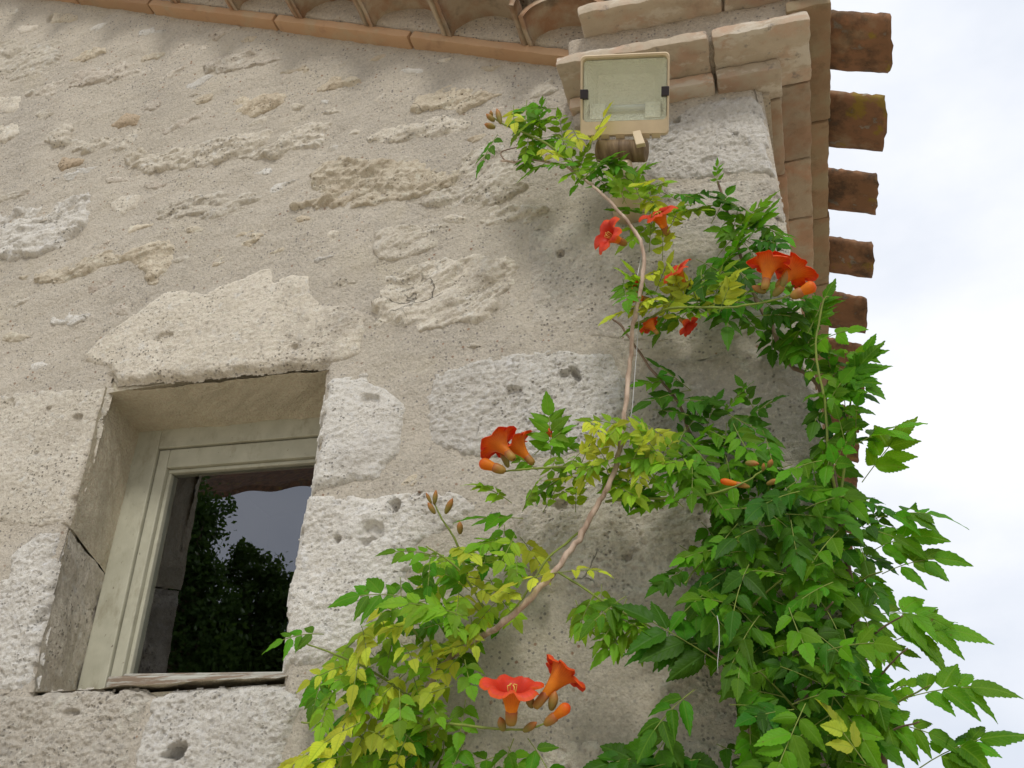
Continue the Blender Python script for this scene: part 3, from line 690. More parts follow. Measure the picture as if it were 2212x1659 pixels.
# ================================================================== FLOODLIGHT
def plain(name, c, rough=.5, metal=0., spec=.4):
    m, t, b, o = mat(name); g = G(t)
    g.set(b, 'Base Color', g.mix(g.rng(g.noise(25, 5), .4, .75, 0, .5), c, tuple(x*.72 for x in c)))
    b.inputs['Roughness'].default_value = rough; b.inputs['Metallic'].default_value = metal; b.inputs['Specular IOR Level'].default_value = spec
    return m
CREAMP = plain('cream_enamel', (.62, .50, .33), .45)
BLACKP = plain('black_clip', (.025, .02, .025), .5)
m, t, b, o = mat('hammered_reflector'); g = G(t); REFL = m
b.inputs['Base Color'].default_value = (.88, .86, .72, 1); b.inputs['Metallic'].default_value = .15; b.inputs['Roughness'].default_value = .45
g.bump(g.vor(170).outputs['Distance'], .8, .004, b)
LGLASS, t, b, o = mat('lamp_glass'); t.nodes.remove(b)
gl = N('ShaderNodeBsdfGlossy', t); gl.inputs['Roughness'].default_value = .08; tr = N('ShaderNodeBsdfTransparent', t); tr.inputs[0].default_value = (.96, .98, .96, 1)
df = N('ShaderNodeBsdfDiffuse', t); df.inputs[0].default_value = (.82, .82, .76, 1)
m1 = N('ShaderNodeMixShader', t); m1.inputs[0].default_value = .06; m2 = N('ShaderNodeMixShader', t); m2.inputs[0].default_value = .07
t.links.new(tr.outputs[0], m1.inputs[1]); t.links.new(gl.outputs[0], m1.inputs[2]); t.links.new(m1.outputs[0], m2.inputs[1]); t.links.new(df.outputs[0], m2.inputs[2]); t.links.new(m2.outputs[0], o.inputs[0])
QUARTZ = plain('quartz_tube', (.7, .72, .68), .2)
m, t, b, o = mat('streaked_brown'); g = G(t); DRUM = m
g.set(b, 'Base Color', g.mix(g.rng(g.noise(9, 6, .7, g.map((9, 1, 1))), .38, .64), (.10, .062, .03), (.25, .175, .10))); b.inputs['Roughness'].default_value = .6
g.bump(g.noise(40, 3, .5, g.map((6, .6, .6))), .4, .003, b)
LY = -.20
lc = Vector(P(1349, 203, LY)); lk_ = np.linalg.norm(np.array(lc)-CAM)/F
lu = Vector((1, .02, .0)).normalized()
view = (Vector(CAM)-lc).normalized()
ln = Vector((.04, -.80, -.60)).normalized(); 
def on_lamp(px, py):
    r = Vector(ray(px, py)); return Vector(CAM) + r*((lc-Vector(CAM)).dot(ln)/r.dot(ln))
lu = (on_lamp(1440, 199)-on_lamp(1258, 206)).normalized(); lv = ln.cross(lu)
if lv.z < 0: lv = -lv
def LL(u, v, n): return lc + (lu*u*.985 + lv*(v*.93-2))*lk_ + ln*n
lamp = tag(empty('floodlight', lc), 'cream floodlight with clipped glass front mounted below the cornice', 'floodlight')
_wl[lamp.name] = Vector(lc)
def rrect(hw, hh, r, n=5):
    o_ = []
    for (cx, cy, a0) in ((hw-r, hh-r, 0), (-hw+r, hh-r, 90), (-hw+r, -hh+r, 180), (hw-r, -hh+r, 270)):
        for i in range(n+1):
            a = R_(a0+90*i/n); o_.append((cx+r*math.cos(a), cy+r*math.sin(a)))
    return o_
def ringmesh(rings, closed_first=False, closed_last=False):
    n = len(rings[0]); V = [p for r in rings for p in r]
    Fq = [(i*n+k, i*n+(k+1) % n, (i+1)*n+(k+1) % n, (i+1)*n+k) for i in range(len(rings)-1) for k in range(n)]
    if closed_first: Fq.append(tuple(range(n-1, -1, -1)))
    if closed_last: Fq.append(tuple(range((len(rings)-1)*n, len(rings)*n)))
    return V, Fq
HW, HH = 92, 88
def ring(hw, hh, r, n_, dv=0): return [LL(u, v+dv, n_) for u, v in rrect(hw, hh, r)]
V, Fq = ringmesh([ring(87, 67, 10, -.0155, 13), ring(88, 68.5, 10, .004, 12.5), ring(90.5, HH-2.5, 9, .006), ring(HW, HH, 10, .002), ring(HW, HH, 10, -.018), ring(HW-5, HH-4, 10, -.022), ring(HW-8, HH-8, 10, -.05), ring(50, 45, 10, -.085)], False, True)
m_ = MB(); m_.add(V, Fq); m_.build('housing', CREAMP, lamp, smooth=False)
V, Fq = ringmesh([ring(86.5, 66.5, 8, -.008, 13), ring(86.5, 66.5, 8, -.0095, 13)], True, True)
m_ = MB(); m_.add(V, Fq); m_.build('glass', LGLASS, lamp)
V, Fq = ringmesh([ring(86, 66, 6, -.014, 13), ring(60, 34, 4, -.062, 22), ring(40, 10, 4, -.070, 22)], False, True)
m_ = MB(); m_.add(V, [f[::-1] for f in Fq]); m_.build('reflector', REFL, lamp)
m_ = MB(); m_.tube([LL(-42, -22, -.030), LL(42, -22, -.030)], .0065, 10); m_.build('lamp_tube', QUARTZ, lamp, smooth=True)
for s in (-1, 1):
    m_ = MB(); cu = s*58
    m_.add([LL(cu-16, -48, -.016), LL(cu+16, -48, -.016), LL(cu+16, -12, -.030), LL(cu-16, -12, -.030), LL(cu-16, -48, -.046), LL(cu+16, -48, -.046), LL(cu+16, -12, -.048), LL(cu-16, -12, -.048)],
           [(0, 1, 2, 3), (4, 7, 6, 5), (0, 4, 5, 1), (1, 5, 6, 2), (2, 6, 7, 3), (3, 7, 4, 0)]); m_.build('tube_holder', REFL, lamp)
    m_ = MB(); cu = s*84
    m_.add([LL(cu-8, -6, .009), LL(cu+8, -6, .009), LL(cu+8, 14, .009), LL(cu-8, 14, .009), LL(cu-8, -6, -.010), LL(cu+8, -6, -.010), LL(cu+8, 14, -.010), LL(cu-8, 14, -.010)],
           [(0, 1, 2, 3), (4, 7, 6, 5), (0, 4, 5, 1), (1, 5, 6, 2), (2, 6, 7, 3), (3, 7, 4, 0)]); m_.build('clip', BLACKP, lamp, bevel=.001)
# lugs moulded along the lower edge
for u in (-60, -40, -8, 44, 66):
    m_ = MB(); m_.add([LL(u-9, -HH-6, .0), LL(u+9, -HH-6, .0), LL(u+9, -HH+4, .0075), LL(u-9, -HH+4, .0075), LL(u-9, -HH-6, -.016), LL(u+9, -HH-6, -.016), LL(u+9, -HH+4, -.016), LL(u-9, -HH+4, -.016)],
           [(0, 1, 2, 3), (4, 7, 6, 5), (0, 4, 5, 1), (1, 5, 6, 2), (2, 6, 7, 3), (3, 7, 4, 0)]); m_.build('lug', CREAMP, lamp, bevel=.001)
# arm, drum and foot
DY = -.13
d0, d1 = Vector(P(1291, 326, DY)), Vector(P(1397, 326, DY)); dr = 23*np.linalg.norm(np.array(d0)-CAM)/F
ax_d = (d1-d0)
n_ = 20
m_ = MB(); m_.tube([d0+ax_d*f_ for f_ in (0, .004, .03, .35, .64, .66, .68, .97, .996, 1)], [dr*q for q in (.85, .93, 1, 1.0, 1.0, .94, 1.0, 1.0, .93, .85)], 28); m_.build('sensor_drum', DRUM, lamp, smooth=True)
a0, a1 = Vector(P(1374, 282, DY-.03)), Vector(P(1384, 313, DY-.032))
m_ = MB(); hwid = 8.5*lk_
m_.add([a0+Vector((-hwid, 0, 0)), a0+Vector((hwid, 0, 0)), a1+Vector((hwid*1.1, -.004, 0)), a1+Vector((-hwid*1.1, -.004, 0)), a0+Vector((-hwid, .012, 0)), a0+Vector((hwid, .012, 0)), a1+Vector((hwid*1.1, .01, 0)), a1+Vector((-hwid*1.1, .01, 0))],
       [(3, 2, 1, 0), (4, 5, 6, 7), (0, 1, 5, 4), (1, 2, 6, 5), (2, 3, 7, 6), (3, 0, 4, 7)]); m_.build('arm', CREAMP, lamp, bevel=.002)
c0, c1 = Vector(P(1346, 345, DY)), Vector(P(1352, 425, -.055))
m_ = MB(); m_.tube([c0+(c1-c0)*q for q in (0, .05, .5, .95, 1)]+[Vector((c1.x, .01, c1.z-.005))], [.014, .019, .029, .038, .040, .040], 20); m_.build('sensor_foot', CREAMP, lamp, smooth=True)

# ================================================================== VINE
def leaf_mat(name, c1, c2, vein, trans=.38):
    m, t, b, o = mat(name); g = G(t)
    uv = N('ShaderNodeUVMap', t); sp = N('ShaderNodeSeparateXYZ', t); t.links.new(uv.outputs[0], sp.inputs[0])
    idx = g.math('FLOOR', g.math('DIVIDE', sp.outputs[0], 10.)); uu = g.math('SUBTRACT', sp.outputs[0], g.math('MULTIPLY', idx, 10.)); rnd = g.math('FRACT', g.math('MULTIPLY', idx, .6180339))
    av = g.math('ABSOLUTE', sp.outputs[1])
    ph = g.math('SUBTRACT', g.math('MULTIPLY', uu, 48.), g.math('MULTIPLY', av, 17.))
    vn = g.rng(g.math('SINE', ph), .72, 1.0)
    mid = g.rng(av, .10, .02)
    vv = g.math('MAXIMUM', g.math('MULTIPLY', vn, .55), mid)
    base = g.mix(g.rng(g.noise(18, 3), .35, .65), c1, c2)
    hs = N('ShaderNodeHueSaturation', t); t.links.new(base, hs.inputs['Color'])
    t.links.new(g.rng(g.oi.outputs['Random'], 0, 1, .495, .522), hs.inputs['Hue']); t.links.new(g.rng(g.oi.outputs['Random'], 0, 1, 1.2, .85), hs.inputs['Value'])
    h2 = N('ShaderNodeHueSaturation', t); t.links.new(hs.outputs[0], h2.inputs['Color']); t.links.new(g.rng(rnd, 0, 1, .488, .512), h2.inputs['Hue']); t.links.new(g.rng(rnd, 0, 1, .70, 1.35), h2.inputs['Value'])
    hs = h2
    base = g.mix(g.math('MULTIPLY', vv, .5), hs.outputs[0], vein)
    sp_ = g.math('MULTIPLY', g.rng(g.noise(150, 2, .5), .70, .74), g.rng(rnd, .45, .6))
    base = g.mix(g.math('MULTIPLY', sp_, .8), base, (.14, .07, .02))
    g.set(b, 'Base Color', base); b.inputs['Roughness'].default_value = .48; b.inputs['Specular IOR Level'].default_value = .18
    g.bump(g.math('ADD', g.math('MULTIPLY', vv, -1.), g.noise(60, 2)), .35, .003, b)
    tl = N('ShaderNodeBsdfTranslucent', t); br_ = g.mix(1., base, (1.5, 1.45, .7), 'MULTIPLY'); t.links.new(br_, tl.inputs[0])
    ms = N('ShaderNodeMixShader', t); ms.inputs[0].default_value = trans
    t.links.new(b.outputs[0], ms.inputs[1]); t.links.new(tl.outputs[0], ms.inputs[2]); t.links.new(ms.outputs[0], o.inputs[0])
    return m
L_DARK = leaf_mat('leaf_dark_green', (.040, .118, .004), (.058, .155, .006), (.085, .20, .025))
L_MID = leaf_mat('leaf_mid_green', (.080, .215, .005), (.115, .265, .009), (.17, .32, .03), .45)
L_LIME = leaf_mat('leaf_lime_green', (.20, .36, .018), (.26, .40, .022), (.17, .31, .03), .45)
L_YEL = leaf_mat('leaf_yellow_green', (.42, .47, .035), (.50, .52, .05), (.26, .38, .04), .42)
def bark(name, c1, c2):
    m, t, b, o = mat(name); g = G(t)
    g.set(b, 'Base Color', g.mix(g.rng(g.noise(50, 5, .65, g.map((1, 1, .3))), .35, .65), c1, c2)); b.inputs['Roughness'].default_value = .75
    g.bump(g.noise(120, 4, .6, g.map((1, 1, .25))), .5, .002, b); return m
BARK_PALE = bark('pale_bark', (.54, .42, .32), (.26, .18, .125))
BARK_DARK = bark('brown_bark', (.16, .105, .07), (.24, .17, .12))
STALK = bark('green_stalk', (.22, .28, .05), (.16, .20, .05))

def sleaflet(nt=7):
    """template: rows of (u, w) for one serrated half outline"""
    rows = []
    nr = nt*2
    for i in range(nr+1):
        u = i/nr
        w_ = 2.15*(u**.60)*((1-u)**1.12)*(1+.22*(1-u)) if 0 < u < 1 else 0.
        tooth = 1.0 if i % 2 else .89
        if i in (0, nr): tooth = 1
        rows.append((u + (.022 if i % 2 else -.010)*(0 < i < nr), w_*tooth))
    return rows
TEMPL = {n: sleaflet(n) for n in (4, 6, 9)}
GRAV = np.array([0, 0, -1.])
def unit(v): v = np.asarray(v, float); return v/(np.linalg.norm(v)+1e-12)
def add_leaflet(acc, base, d, n, L, wid, droop, fold, curl, nt, r):
    d = unit(d); n = unit(n - d*(n @ d)); s = np.cross(d, n)
    rows = TEMPL[nt]; cols = (-1., -.5, 0., .5, 1.)
    V, UV = [], []
    tw = r.uniform(-.6, .6); rv = r.random(); wob = r.uniform(.006, .022); wf = r.uniform(13, 24)
    for (u, w_) in rows:
        ang = tw*u; s2 = s*math.cos(ang)+n*math.sin(ang); n2 = n*math.cos(ang)-s*math.sin(ang)
        c = base + d*L*(u - .10*droop*u*u) + GRAV*L*droop*u*u*.55
        for k in cols:
            a = abs(k)
            p = c + s2*(k*w_*wid*L*.5) + n2*L*(fold*a*w_*.22 - curl*a*a*w_*.18) + n2*(L*wob*math.sin(u*wf+k*3+tw*9)*a)
            V.append(p); UV.append((u+10*int(rv*97), k*w_))
    o_ = len(acc['V']); acc['V'] += V; acc['UV'] += UV
    nr = len(rows)
    for i in range(nr-1):
        for k in range(4):
            acc['F'].append((o_+i*5+k, o_+i*5+k+1, o_+(i+1)*5+k+1, o_+(i+1)*5+k)); acc['M'].append(0)
def add_tube(acc, pts, rad, n=5, mi=1):
    m_ = MB(); m_.tube([tuple(p) for p in pts], rad, n, cap=False)
    o_ = len(acc['V']); acc['V'] += [np.array(v) for v in m_.v]; acc['UV'] += [(.5, 0)]*len(m_.v)
    for f_ in m_.f: acc['F'].append(tuple(i+o_ for i in f_)); acc['M'].append(mi)
def finish(acc, name, mats, parent, origin):
    V = np.array(acc['V'])-np.asarray(origin); Fq = np.array(acc['F'], np.int32)
    me = np_mesh(name, V, Fq, True)
    for mm in mats: me.materials.append(mm)
    me.polygons.foreach_set('material_index', np.array(acc['M'], np.int32))
    uv = me.uv_layers.new(name='UVMap'); uv.data.foreach_set('uv', np.array(acc['UV'], np.float32)[Fq.ravel()].ravel())
    return link(name, me, None, parent, origin)
NLEAF = [0]
def leaf(vine, px, py, Y, ang, Lpx, mt, pairs=4, outw=.35, droop=.35, lf=.42, wid=.50, seed=None, nup=None, spread=58, stalk=.26):
    """one pinnate leaf; base pixel, depth, direction in the wall plane, length in photo pixels"""
    NLEAF[0] += 1
    r = random.Random(seed if seed is not None else NLEAF[0]*13+5)
    b0 = P(px, py, Y); k = np.linalg.norm(b0-CAM)/F; L = Lpx*k*1.12
    a = R_(ang); d = unit((math.cos(a), -outw, math.sin(a)))
    n0 = np.array(nup) if nup is not None else np.array((r.uniform(-.35, .35), -.80+r.uniform(-.3, .25), .55+r.uniform(-.3, .4)))
    acc = dict(V=[], UV=[], F=[], M=[])
    bend = r.uniform(-.25, .25)
    side = unit(np.cross(d, n0))
    def pos(s): return b0 + L*(d*s*(1-.12*droop*s) + GRAV*droop*.42*s*s + side*bend*.3*s*s)
    add_tube(acc, [pos(s) for s in (0, .2, .4, .6, .8, .97)], [max(.0009, L*.0085*(1-.5*s)) for s in (0, .2, .4, .6, .8, 1)])
    nt = 9 if Lpx > 105 else 6 if Lpx > 62 else 4
    for i in range(pairs):
        s = stalk + (.93-stalk)*i/max(1, pairs-.35)
        t_ = unit(pos(s+.01)-pos(s)); n = unit(n0-t_*(n0 @ t_)); sd_ = np.cross(t_, n)
        sc = lf*(.78+.30*math.sin(math.pi*(i+.9)/(pairs+.6)))*r.uniform(.85, 1.12)
        for sg in (-1, 1):
            an = R_(spread+r.uniform(-14, 14)-10*i/pairs)
            dd = t_*math.cos(an)+sd_*sg*math.sin(an)+n*r.uniform(-.25, .12)
            add_leaflet(acc, pos(s)+unit(dd)*L*.02, dd, n+r.uniform(-.3, .3)*sd_+r.uniform(-.25, .25)*t_, L*sc*r.uniform(.88, 1.1), wid*r.uniform(.88, 1.12), droop*r.uniform(.5, 1.8), r.uniform(.1, 1.3), r.uniform(0, 1.4), nt, r)
    t_ = unit(pos(1)-pos(.95)); add_leaflet(acc, pos(.96), t_, n0, L*lf*1.12*r.uniform(.9, 1.1), wid, droop*1.2, r.uniform(.1, .7), r.uniform(0, .6), nt, r)
    return finish(acc, 'leaf', [mt, STALK], vine, b0)
def stem(vine, name, pts, r0, r1, mt, knots=True, seed=1):
    """pts: (px, py, depth); radii in photo pixels"""
    Q = np.array([P(a, b_, y) for a, b_, y in pts]); n = len(Q); T = np.linspace(0, n-1, (n-1)*6+1); out_ = []
    for t_ in T:                                       # Catmull-Rom
        i = min(int(t_), n-2); u = t_-i; p0, p1_, p2_, p3_ = Q[max(i-1, 0)], Q[i], Q[i+1], Q[min(i+2, n-1)]
        out_.append(.5*((2*p1_)+(-p0+p2_)*u+(2*p0-5*p1_+4*p2_-p3_)*u*u+(-p0+3*p1_-3*p2_+p3_)*u**3))
    k = np.linalg.norm(Q[n//2]-CAM)/F; rr = random.Random(seed)
    rad = [max(.0008, (r0+(r1-r0)*i/(len(T)-1))*k*(1+(rr.uniform(-.08, .08)) + (.22 if knots and i % 9 == 4 else 0))) for i in range(len(T))]
    out_ = [p+np.array([rr.uniform(-1, 1), rr.uniform(-1, 1), rr.uniform(-1, 1)])*r0*k*.26 for p in out_]
    m_ = MB(); m_.tube([tuple(p) for p in out_], rad, 9); return m_.build(name, mt, vine, smooth=True)

vineA = tag(empty('trumpet_vine', (-.55, -.15, 0)), 'yellowing trumpet vine with pale bare stem and orange flowers climbing towards the floodlight', 'climbing plant')
vineB = tag(empty('trumpet_vine', (.05, -.2, 0)), 'dense dark green leafy trumpet vine hugging the wall corner', 'climbing plant')
for v in (vineA, vineB): _wl[v.name] = Vector(v.location)
# --- stems of the pale vine
stem(vineA, 'main_stem', [(840,1800,-.05),(865,1640,-.06),(905,1520,-.06),(955,1440,-.07),(1010,1393,-.08),(1080,1350,-.17),(1140,1300,-.20),(1200,1232,-.20),(1250,1165,-.18),(1290,1090,-.17),(1322,1035,-.18),(1340,960,-.17),(1350,880,-.16),(1362,780,-.15),(1368,700,-.18),(1384,620,-.20),(1391,570,-.20),(1378,510,-.20),(1340,460,-.20),(1290,410,-.18),(1258,384,-.13),(1215,358,-.13),(1150,345,-.12),(1112,350,-.10),(1083,346,-.09)], 7.4, 3.0, BARK_PALE)
stem(vineA, 'dry_twig', [(1112,350,-.10),(1090,346,-.09),(1082,330,-.08),(1100,322,-.08),(1128,317,-.07)], 2.0, .9, BARK_DARK)
stem(vineA, 'shoot', [(1258,384,-.13),(1222,345,-.15),(1180,310,-.17),(1130,286,-.18),(1088,268,-.18),(1066,254,-.18)], 3.0, 1.6, STALK)
stem(vineA, 'shoot', [(1370,700,-.12),(1400,690,-.14),(1440,668,-.16),(1500,664,-.18),(1570,664,-.19),(1640,655,-.20),(1700,640,-.20),(1745,625,-.20)], 3.4, 1.8, STALK)
stem(vineA, 'shoot', [(1322,1035,-.11),(1280,1012,-.13),(1230,1008,-.16),(1160,1012,-.18),(1108,1016,-.19),(1090,1018,-.19)], 3.4, 1.8, STALK)
stem(vineA, 'shoot', [(1308,1083,-.10),(1360,1078,-.12),(1440,1076,-.14),(1520,1070,-.15),(1590,1050,-.16),(1640,1022,-.16),(1664,1002,-.17)], 3.4, 1.4, STALK)
stem(vineA, 'shoot', [(1010,1240,-.10),(985,1170,-.13),(955,1122,-.15),(936,1082,-.16)], 3.0, 1.4, STALK)
stem(vineA, 'shoot', [(880,1590,-.10),(950,1564,-.15),(1030,1570,-.18),(1095,1576,-.20),(1150,1573,-.20),(1210,1545,-.20)], 3.6, 1.8, STALK)
stem(vineA, 'shoot', [(1250,1150,-.11),(1215,1180,-.12),(1180,1210,-.13),(1130,1290,-.12),(1080,1350,-.10)], 2.6, 2.2, STALK)
stem(vineA, 'shoot', [(1200,1232,-.12),(1260,1270,-.14),(1320,1310,-.16),(1390,1345,-.16),(1450,1385,-.16),(1530,1440,-.15)], 2.8, 1.8, STALK)
stem(vineA, 'shoot', [(955,1440,-.07),(900,1370,-.12),(860,1320,-.14),(800,1290,-.16)], 3, 1.6, STALK)
stem(vineA, 'shoot', [(1060,1340,-.10),(1020,1270,-.13),(980,1220,-.15),(920,1180,-.17)], 3, 1.6, STALK)
stem(vineA, 'shoot', [(905,1520,-.06),(820,1460,-.12),(740,1420,-.15),(660,1390,-.17)], 3, 1.6, STALK)
stem(vineA, 'shoot', [(865,1640,-.06),(800,1600,-.12),(720,1570,-.15),(650,1560,-.17)], 3, 1.6, STALK)
# --- stems of the dark vine
stem(vineB, 'main_stem', [(1915,1800,-.03),(1905,1612,-.03),(1868,1530,-.04),(1856,1386,-.04),(1840,1270,-.04),(1812,1098,-.05),(1795,990,-.06),(1780,860,-.05),(1752,815,-.05),(1700,782,-.05),(1668,706,-.05),(1640,660,-.06),(1612,590,-.06),(1590,520,-.06),(1570,455,-.06),(1550,392,-.06)], 7, 3.0, BARK_DARK)
stem(vineB, 'main_stem', [(1640,1800,-.04),(1615,1500,-.04),(1590,1300,-.04),(1550,1150,-.05),(1520,1040,-.05),(1496,955,-.05),(1462,865,-.05),(1402,792,-.05),(1345,708,-.04),(1322,690,-.04)], 6, 2.2, BARK_DARK)
stem(vineB, 'main_stem', [(1760,1800,-.05),(1745,1560,-.06),(1720,1350,-.07),(1700,1200,-.07),(1670,1080,-.07)], 6, 3, BARK_DARK)
stem(vineB, 'shoot', [(1812,1098,-.06),(1790,985,-.10),(1782,870,-.13),(1762,760,-.15),(1778,655,-.16),(1790,640,-.16)], 3.2, 1.6, STALK)
stem(vineB, 'shoot', [(1812,1098,-.06),(1830,960,-.10),(1838,860,-.12),(1862,790,-.13)], 3, 1.4, STALK)
for i, (a, b_) in enumerate([((1870,1500),(1960,1400)),((1880,1560),(2010,1480)),((1890,1600),(1985,1560)),((1840,1270),(1905,1235)),((1856,1400),(1950,1330)),((1600,1340),(1690,1250)),((1720,1400),(1800,1300)),((1740,1560),(1640,1450)),((1620,1500),(1530,1400)),((1550,1180),(1480,1260))]):
    stem(vineB, 'shoot', [(a[0], a[1], -.05), ((a[0]+b_[0])/2, (a[1]+b_[1])/2-6, -.12), (b_[0], b_[1], -.17)], 2.6, 1.5, STALK if i % 2 else BARK_DARK, seed=i)

def inside(poly, x, y):
    c = False; n = len(poly)
    for i in range(n):
        (x0, y0), (x1, y1) = poly[i], poly[(i+1) % n]
        if (y0 > y) != (y1 > y) and x < (x1-x0)*(y-y0)/(y1-y0)+x0: c = not c
    return c
def mass(vine, poly, n, L, mats, depth, angs, seed, pairs=(3, 4), droop=(.25, .6), outw=(.1, .7), lf=.44, wid=.52):
    r = random.Random(seed); xs_ = [p[0] for p in poly]; ys_ = [p[1] for p in poly]; pts = []; tries = 0
    md = .62*math.sqrt((max(xs_)-min(xs_))*(max(ys_)-min(ys_))/n)
    while len(pts) < n and tries < 6000:
        tries += 1
        p = (r.uniform(min(xs_), max(xs_)), r.uniform(min(ys_), max(ys_)))
        if inside(poly, *p) and all(math.hypot(p[0]-q[0], p[1]-q[1]) > md*(.9 if tries < 3000 else .5) for q in pts): pts.append(p)
    for p in pts:
        a = r.choice(angs); a = r.uniform(a[0], a[1]); l_ = r.uniform(*L)
        # p is where the middle of the leaf shows, so step back along its direction
        bx, by = p[0]-math.cos(R_(a))*l_*.5, p[1]+math.sin(R_(a))*l_*.5-l_*.12
        leaf(vine, bx, by, r.uniform(*depth), a, l_, r.choices([m for m, _ in mats], [w_ for _, w_ in mats])[0], r.randint(*pairs), r.uniform(*outw), r.uniform(*droop), lf*r.uniform(.9, 1.12), wid*r.uniform(.9, 1.1), seed=r.randint(0, 10**6))
ALLD = [(190, 250), (290, 350), (250, 290)]
SIDE = [(150, 215), (-35, 30), (215, 325), (20, 80), (100, 160)]
D, Mi, Li, Ye = L_DARK, L_MID, L_LIME, L_YEL
# dark mass at the corner
BIG = dict(pairs=(2, 4), lf=.48, wid=.80, droop=(.10, .5))
SM = dict(pairs=(3, 4), lf=.46, wid=.62, droop=(.10, .5))
mass(vineB, [(1455,1250),(1540,1130),(1640,1070),(1720,1020),(1780,990),(1805,1020),(1820,1150),(1840,1300),(1860,1450),(1880,1700),(1580,1720),(1590,1500),(1480,1400)], 70, (66, 98), [(D, 6), (Mi, 3)], (-.10, -.03), ALLD, 11, **BIG)
mass(vineB, [(1460,1240),(1550,1130),(1650,1070),(1740,1010),(1785,980),(1800,1040),(1815,1200),(1835,1400),(1860,1680),(1600,1700),(1610,1500),(1540,1380)], 52, (64, 94), [(D, 5), (Mi, 5)], (-.22, -.12), ALLD+[(150, 200), (-20, 20)], 12, **BIG)
mass(vineB, [(1715,700),(1765,675),(1795,760),(1850,790),(1855,900),(1845,1010),(1785,1020),(1760,850)], 30, (55, 84), [(Mi, 7), (D, 2)], (-.14, -.05), [(200, 250), (290, 345), (40, 100), (-20, 20)], 13, **BIG)
mass(vineB, [(1840,1080),(1875,1080),(1895,1140),(1900,1220),(1885,1330),(1900,1420),(1930,1500),(1910,1600),(1870,1560),(1850,1400),(1840,1250)], 16, (58, 82), [(Mi, 6), (D, 4)], (-.12, -.0), [(270, 345), (-15, 30)], 14, **BIG)
mass(vineB, [(1555,440),(1600,460),(1650,490),(1690,530),(1640,560),(1570,585),(1555,500)], 12, (55, 80), [(Mi, 5), (D, 2)], (-.10, -.05), [(20, 75), (110, 160), (200, 330)], 15, **SM)
mass(vineB, [(1510,610),(1600,580),(1700,650),(1745,710),(1700,770),(1640,750),(1570,720),(1510,680)], 17, (62, 92), [(Mi, 4), (D, 4)], (-.12, -.04), ALLD, 16, **SM)
mass(vineB, [(1400,810),(1470,800),(1520,900),(1640,860),(1650,930),(1560,960),(1500,980),(1440,900)], 13, (62, 92), [(D, 5), (Mi, 3)], (-.08, -.04), SIDE, 17, **SM)
mass(vineB, [(1450,960),(1560,940),(1670,970),(1700,1080),(1630,1120),(1520,1120),(1450,1050)], 20, (62, 90), [(Mi, 6), (D, 4)], (-.14, -.05), ALLD+[(150, 200)], 18, **SM)
mass(vineB, [(1370,1650),(1430,1620),(1500,1640),(1560,1670),(1500,1700),(1380,1700)], 5, (100, 130), [(D, 1)], (-.14, -.08), [(180, 240), (300, 350)], 19, **BIG)
# the pale vine, yellow-green
mass(vineA, [(690,1470),(740,1410),(830,1330),(920,1220),(1000,1180),(1120,1140),(1170,1210),(1120,1300),(1040,1390),(990,1480),(960,1570),(930,1700),(690,1720),(700,1570)], 48, (50, 76), [(Ye, 3), (Li, 6), (Mi, 4)], (-.10, -.03), ALLD+[(150, 200)], 21, **BIG)
mass(vineA, [(690,1460),(760,1400),(840,1330),(920,1230),(990,1200),(1100,1160),(1140,1220),(1090,1310),(1010,1390),(960,1480),(920,1560),(870,1700),(690,1720),(710,1570)], 52, (48, 74), [(Ye, 7), (Li, 6), (Mi, 2)], (-.20, -.10), ALLD+[(100, 200)], 22, **BIG)
mass(vineA, [(1070,1075),(1130,1010),(1200,950),(1250,970),(1290,1060),(1240,1090),(1120,1100)], 15, (52, 80), [(Mi, 5), (Li, 5), (Ye, 1)], (-.18, -.06), SIDE, 23, **SM)
mass(vineA, [(1260,940),(1320,915),(1410,925),(1430,960),(1390,1030),(1330,1050),(1270,1020)], 20, (52, 80), [(Ye, 7), (Li, 3)], (-.20, -.12), SIDE, 24, **SM)
mass(vineA, [(1350,1020),(1440,980),(1520,1010),(1550,1060),(1490,1090),(1400,1100),(1340,1080)], 17, (55, 82), [(Li, 4), (Mi, 5)], (-.16, -.08), SIDE, 25, **SM)
mass(vineA, [(1340,650),(1390,600),(1470,620),(1580,615),(1610,650),(1540,685),(1490,700),(1440,725),(1375,710)], 27, (55, 84), [(Ye, 5), (Li, 4), (Mi, 3)], (-.17, -.06), SIDE, 26, **SM)
mass(vineA, [(1360,450),(1430,410),(1490,440),(1500,480),(1460,530),(1395,550),(1370,500)], 14, (50, 76), [(Ye, 4), (Li, 5), (Mi, 2)], (-.14, -.06), SIDE, 27, **SM)
mass(vineA, [(1090,255),(1170,250),(1240,300),(1280,350),(1240,385),(1180,395),(1130,390),(1140,330)], 20, (45, 70), [(Mi, 5), (Li, 5), (Ye, 1)], (-.18, -.08), ALLD+[(60, 120)], 28, **SM)
mass(vineA, [(1250,380),(1320,360),(1410,390),(1430,435),(1360,435),(1290,415)], 17, (48, 70), [(Mi, 4), (Li, 5), (Ye, 1)], (-.18, -.12), SIDE, 29, **SM)
mass(vineA, [(1240,1300),(1310,1290),(1380,1340),(1390,1380),(1330,1390),(1250,1350)], 10, (55, 78), [(Li, 5), (Mi, 5)], (-.18, -.12), ALLD, 30, **SM)
mass(vineA, [(840,1580),(960,1490),(1030,1430),(1040,1500),(1000,1600),(1120,1620),(1150,1690),(860,1700)], 15, (56, 80), [(Mi, 6), (Li, 3), (D, 2)], (-.16, -.06), ALLD, 31, **BIG)
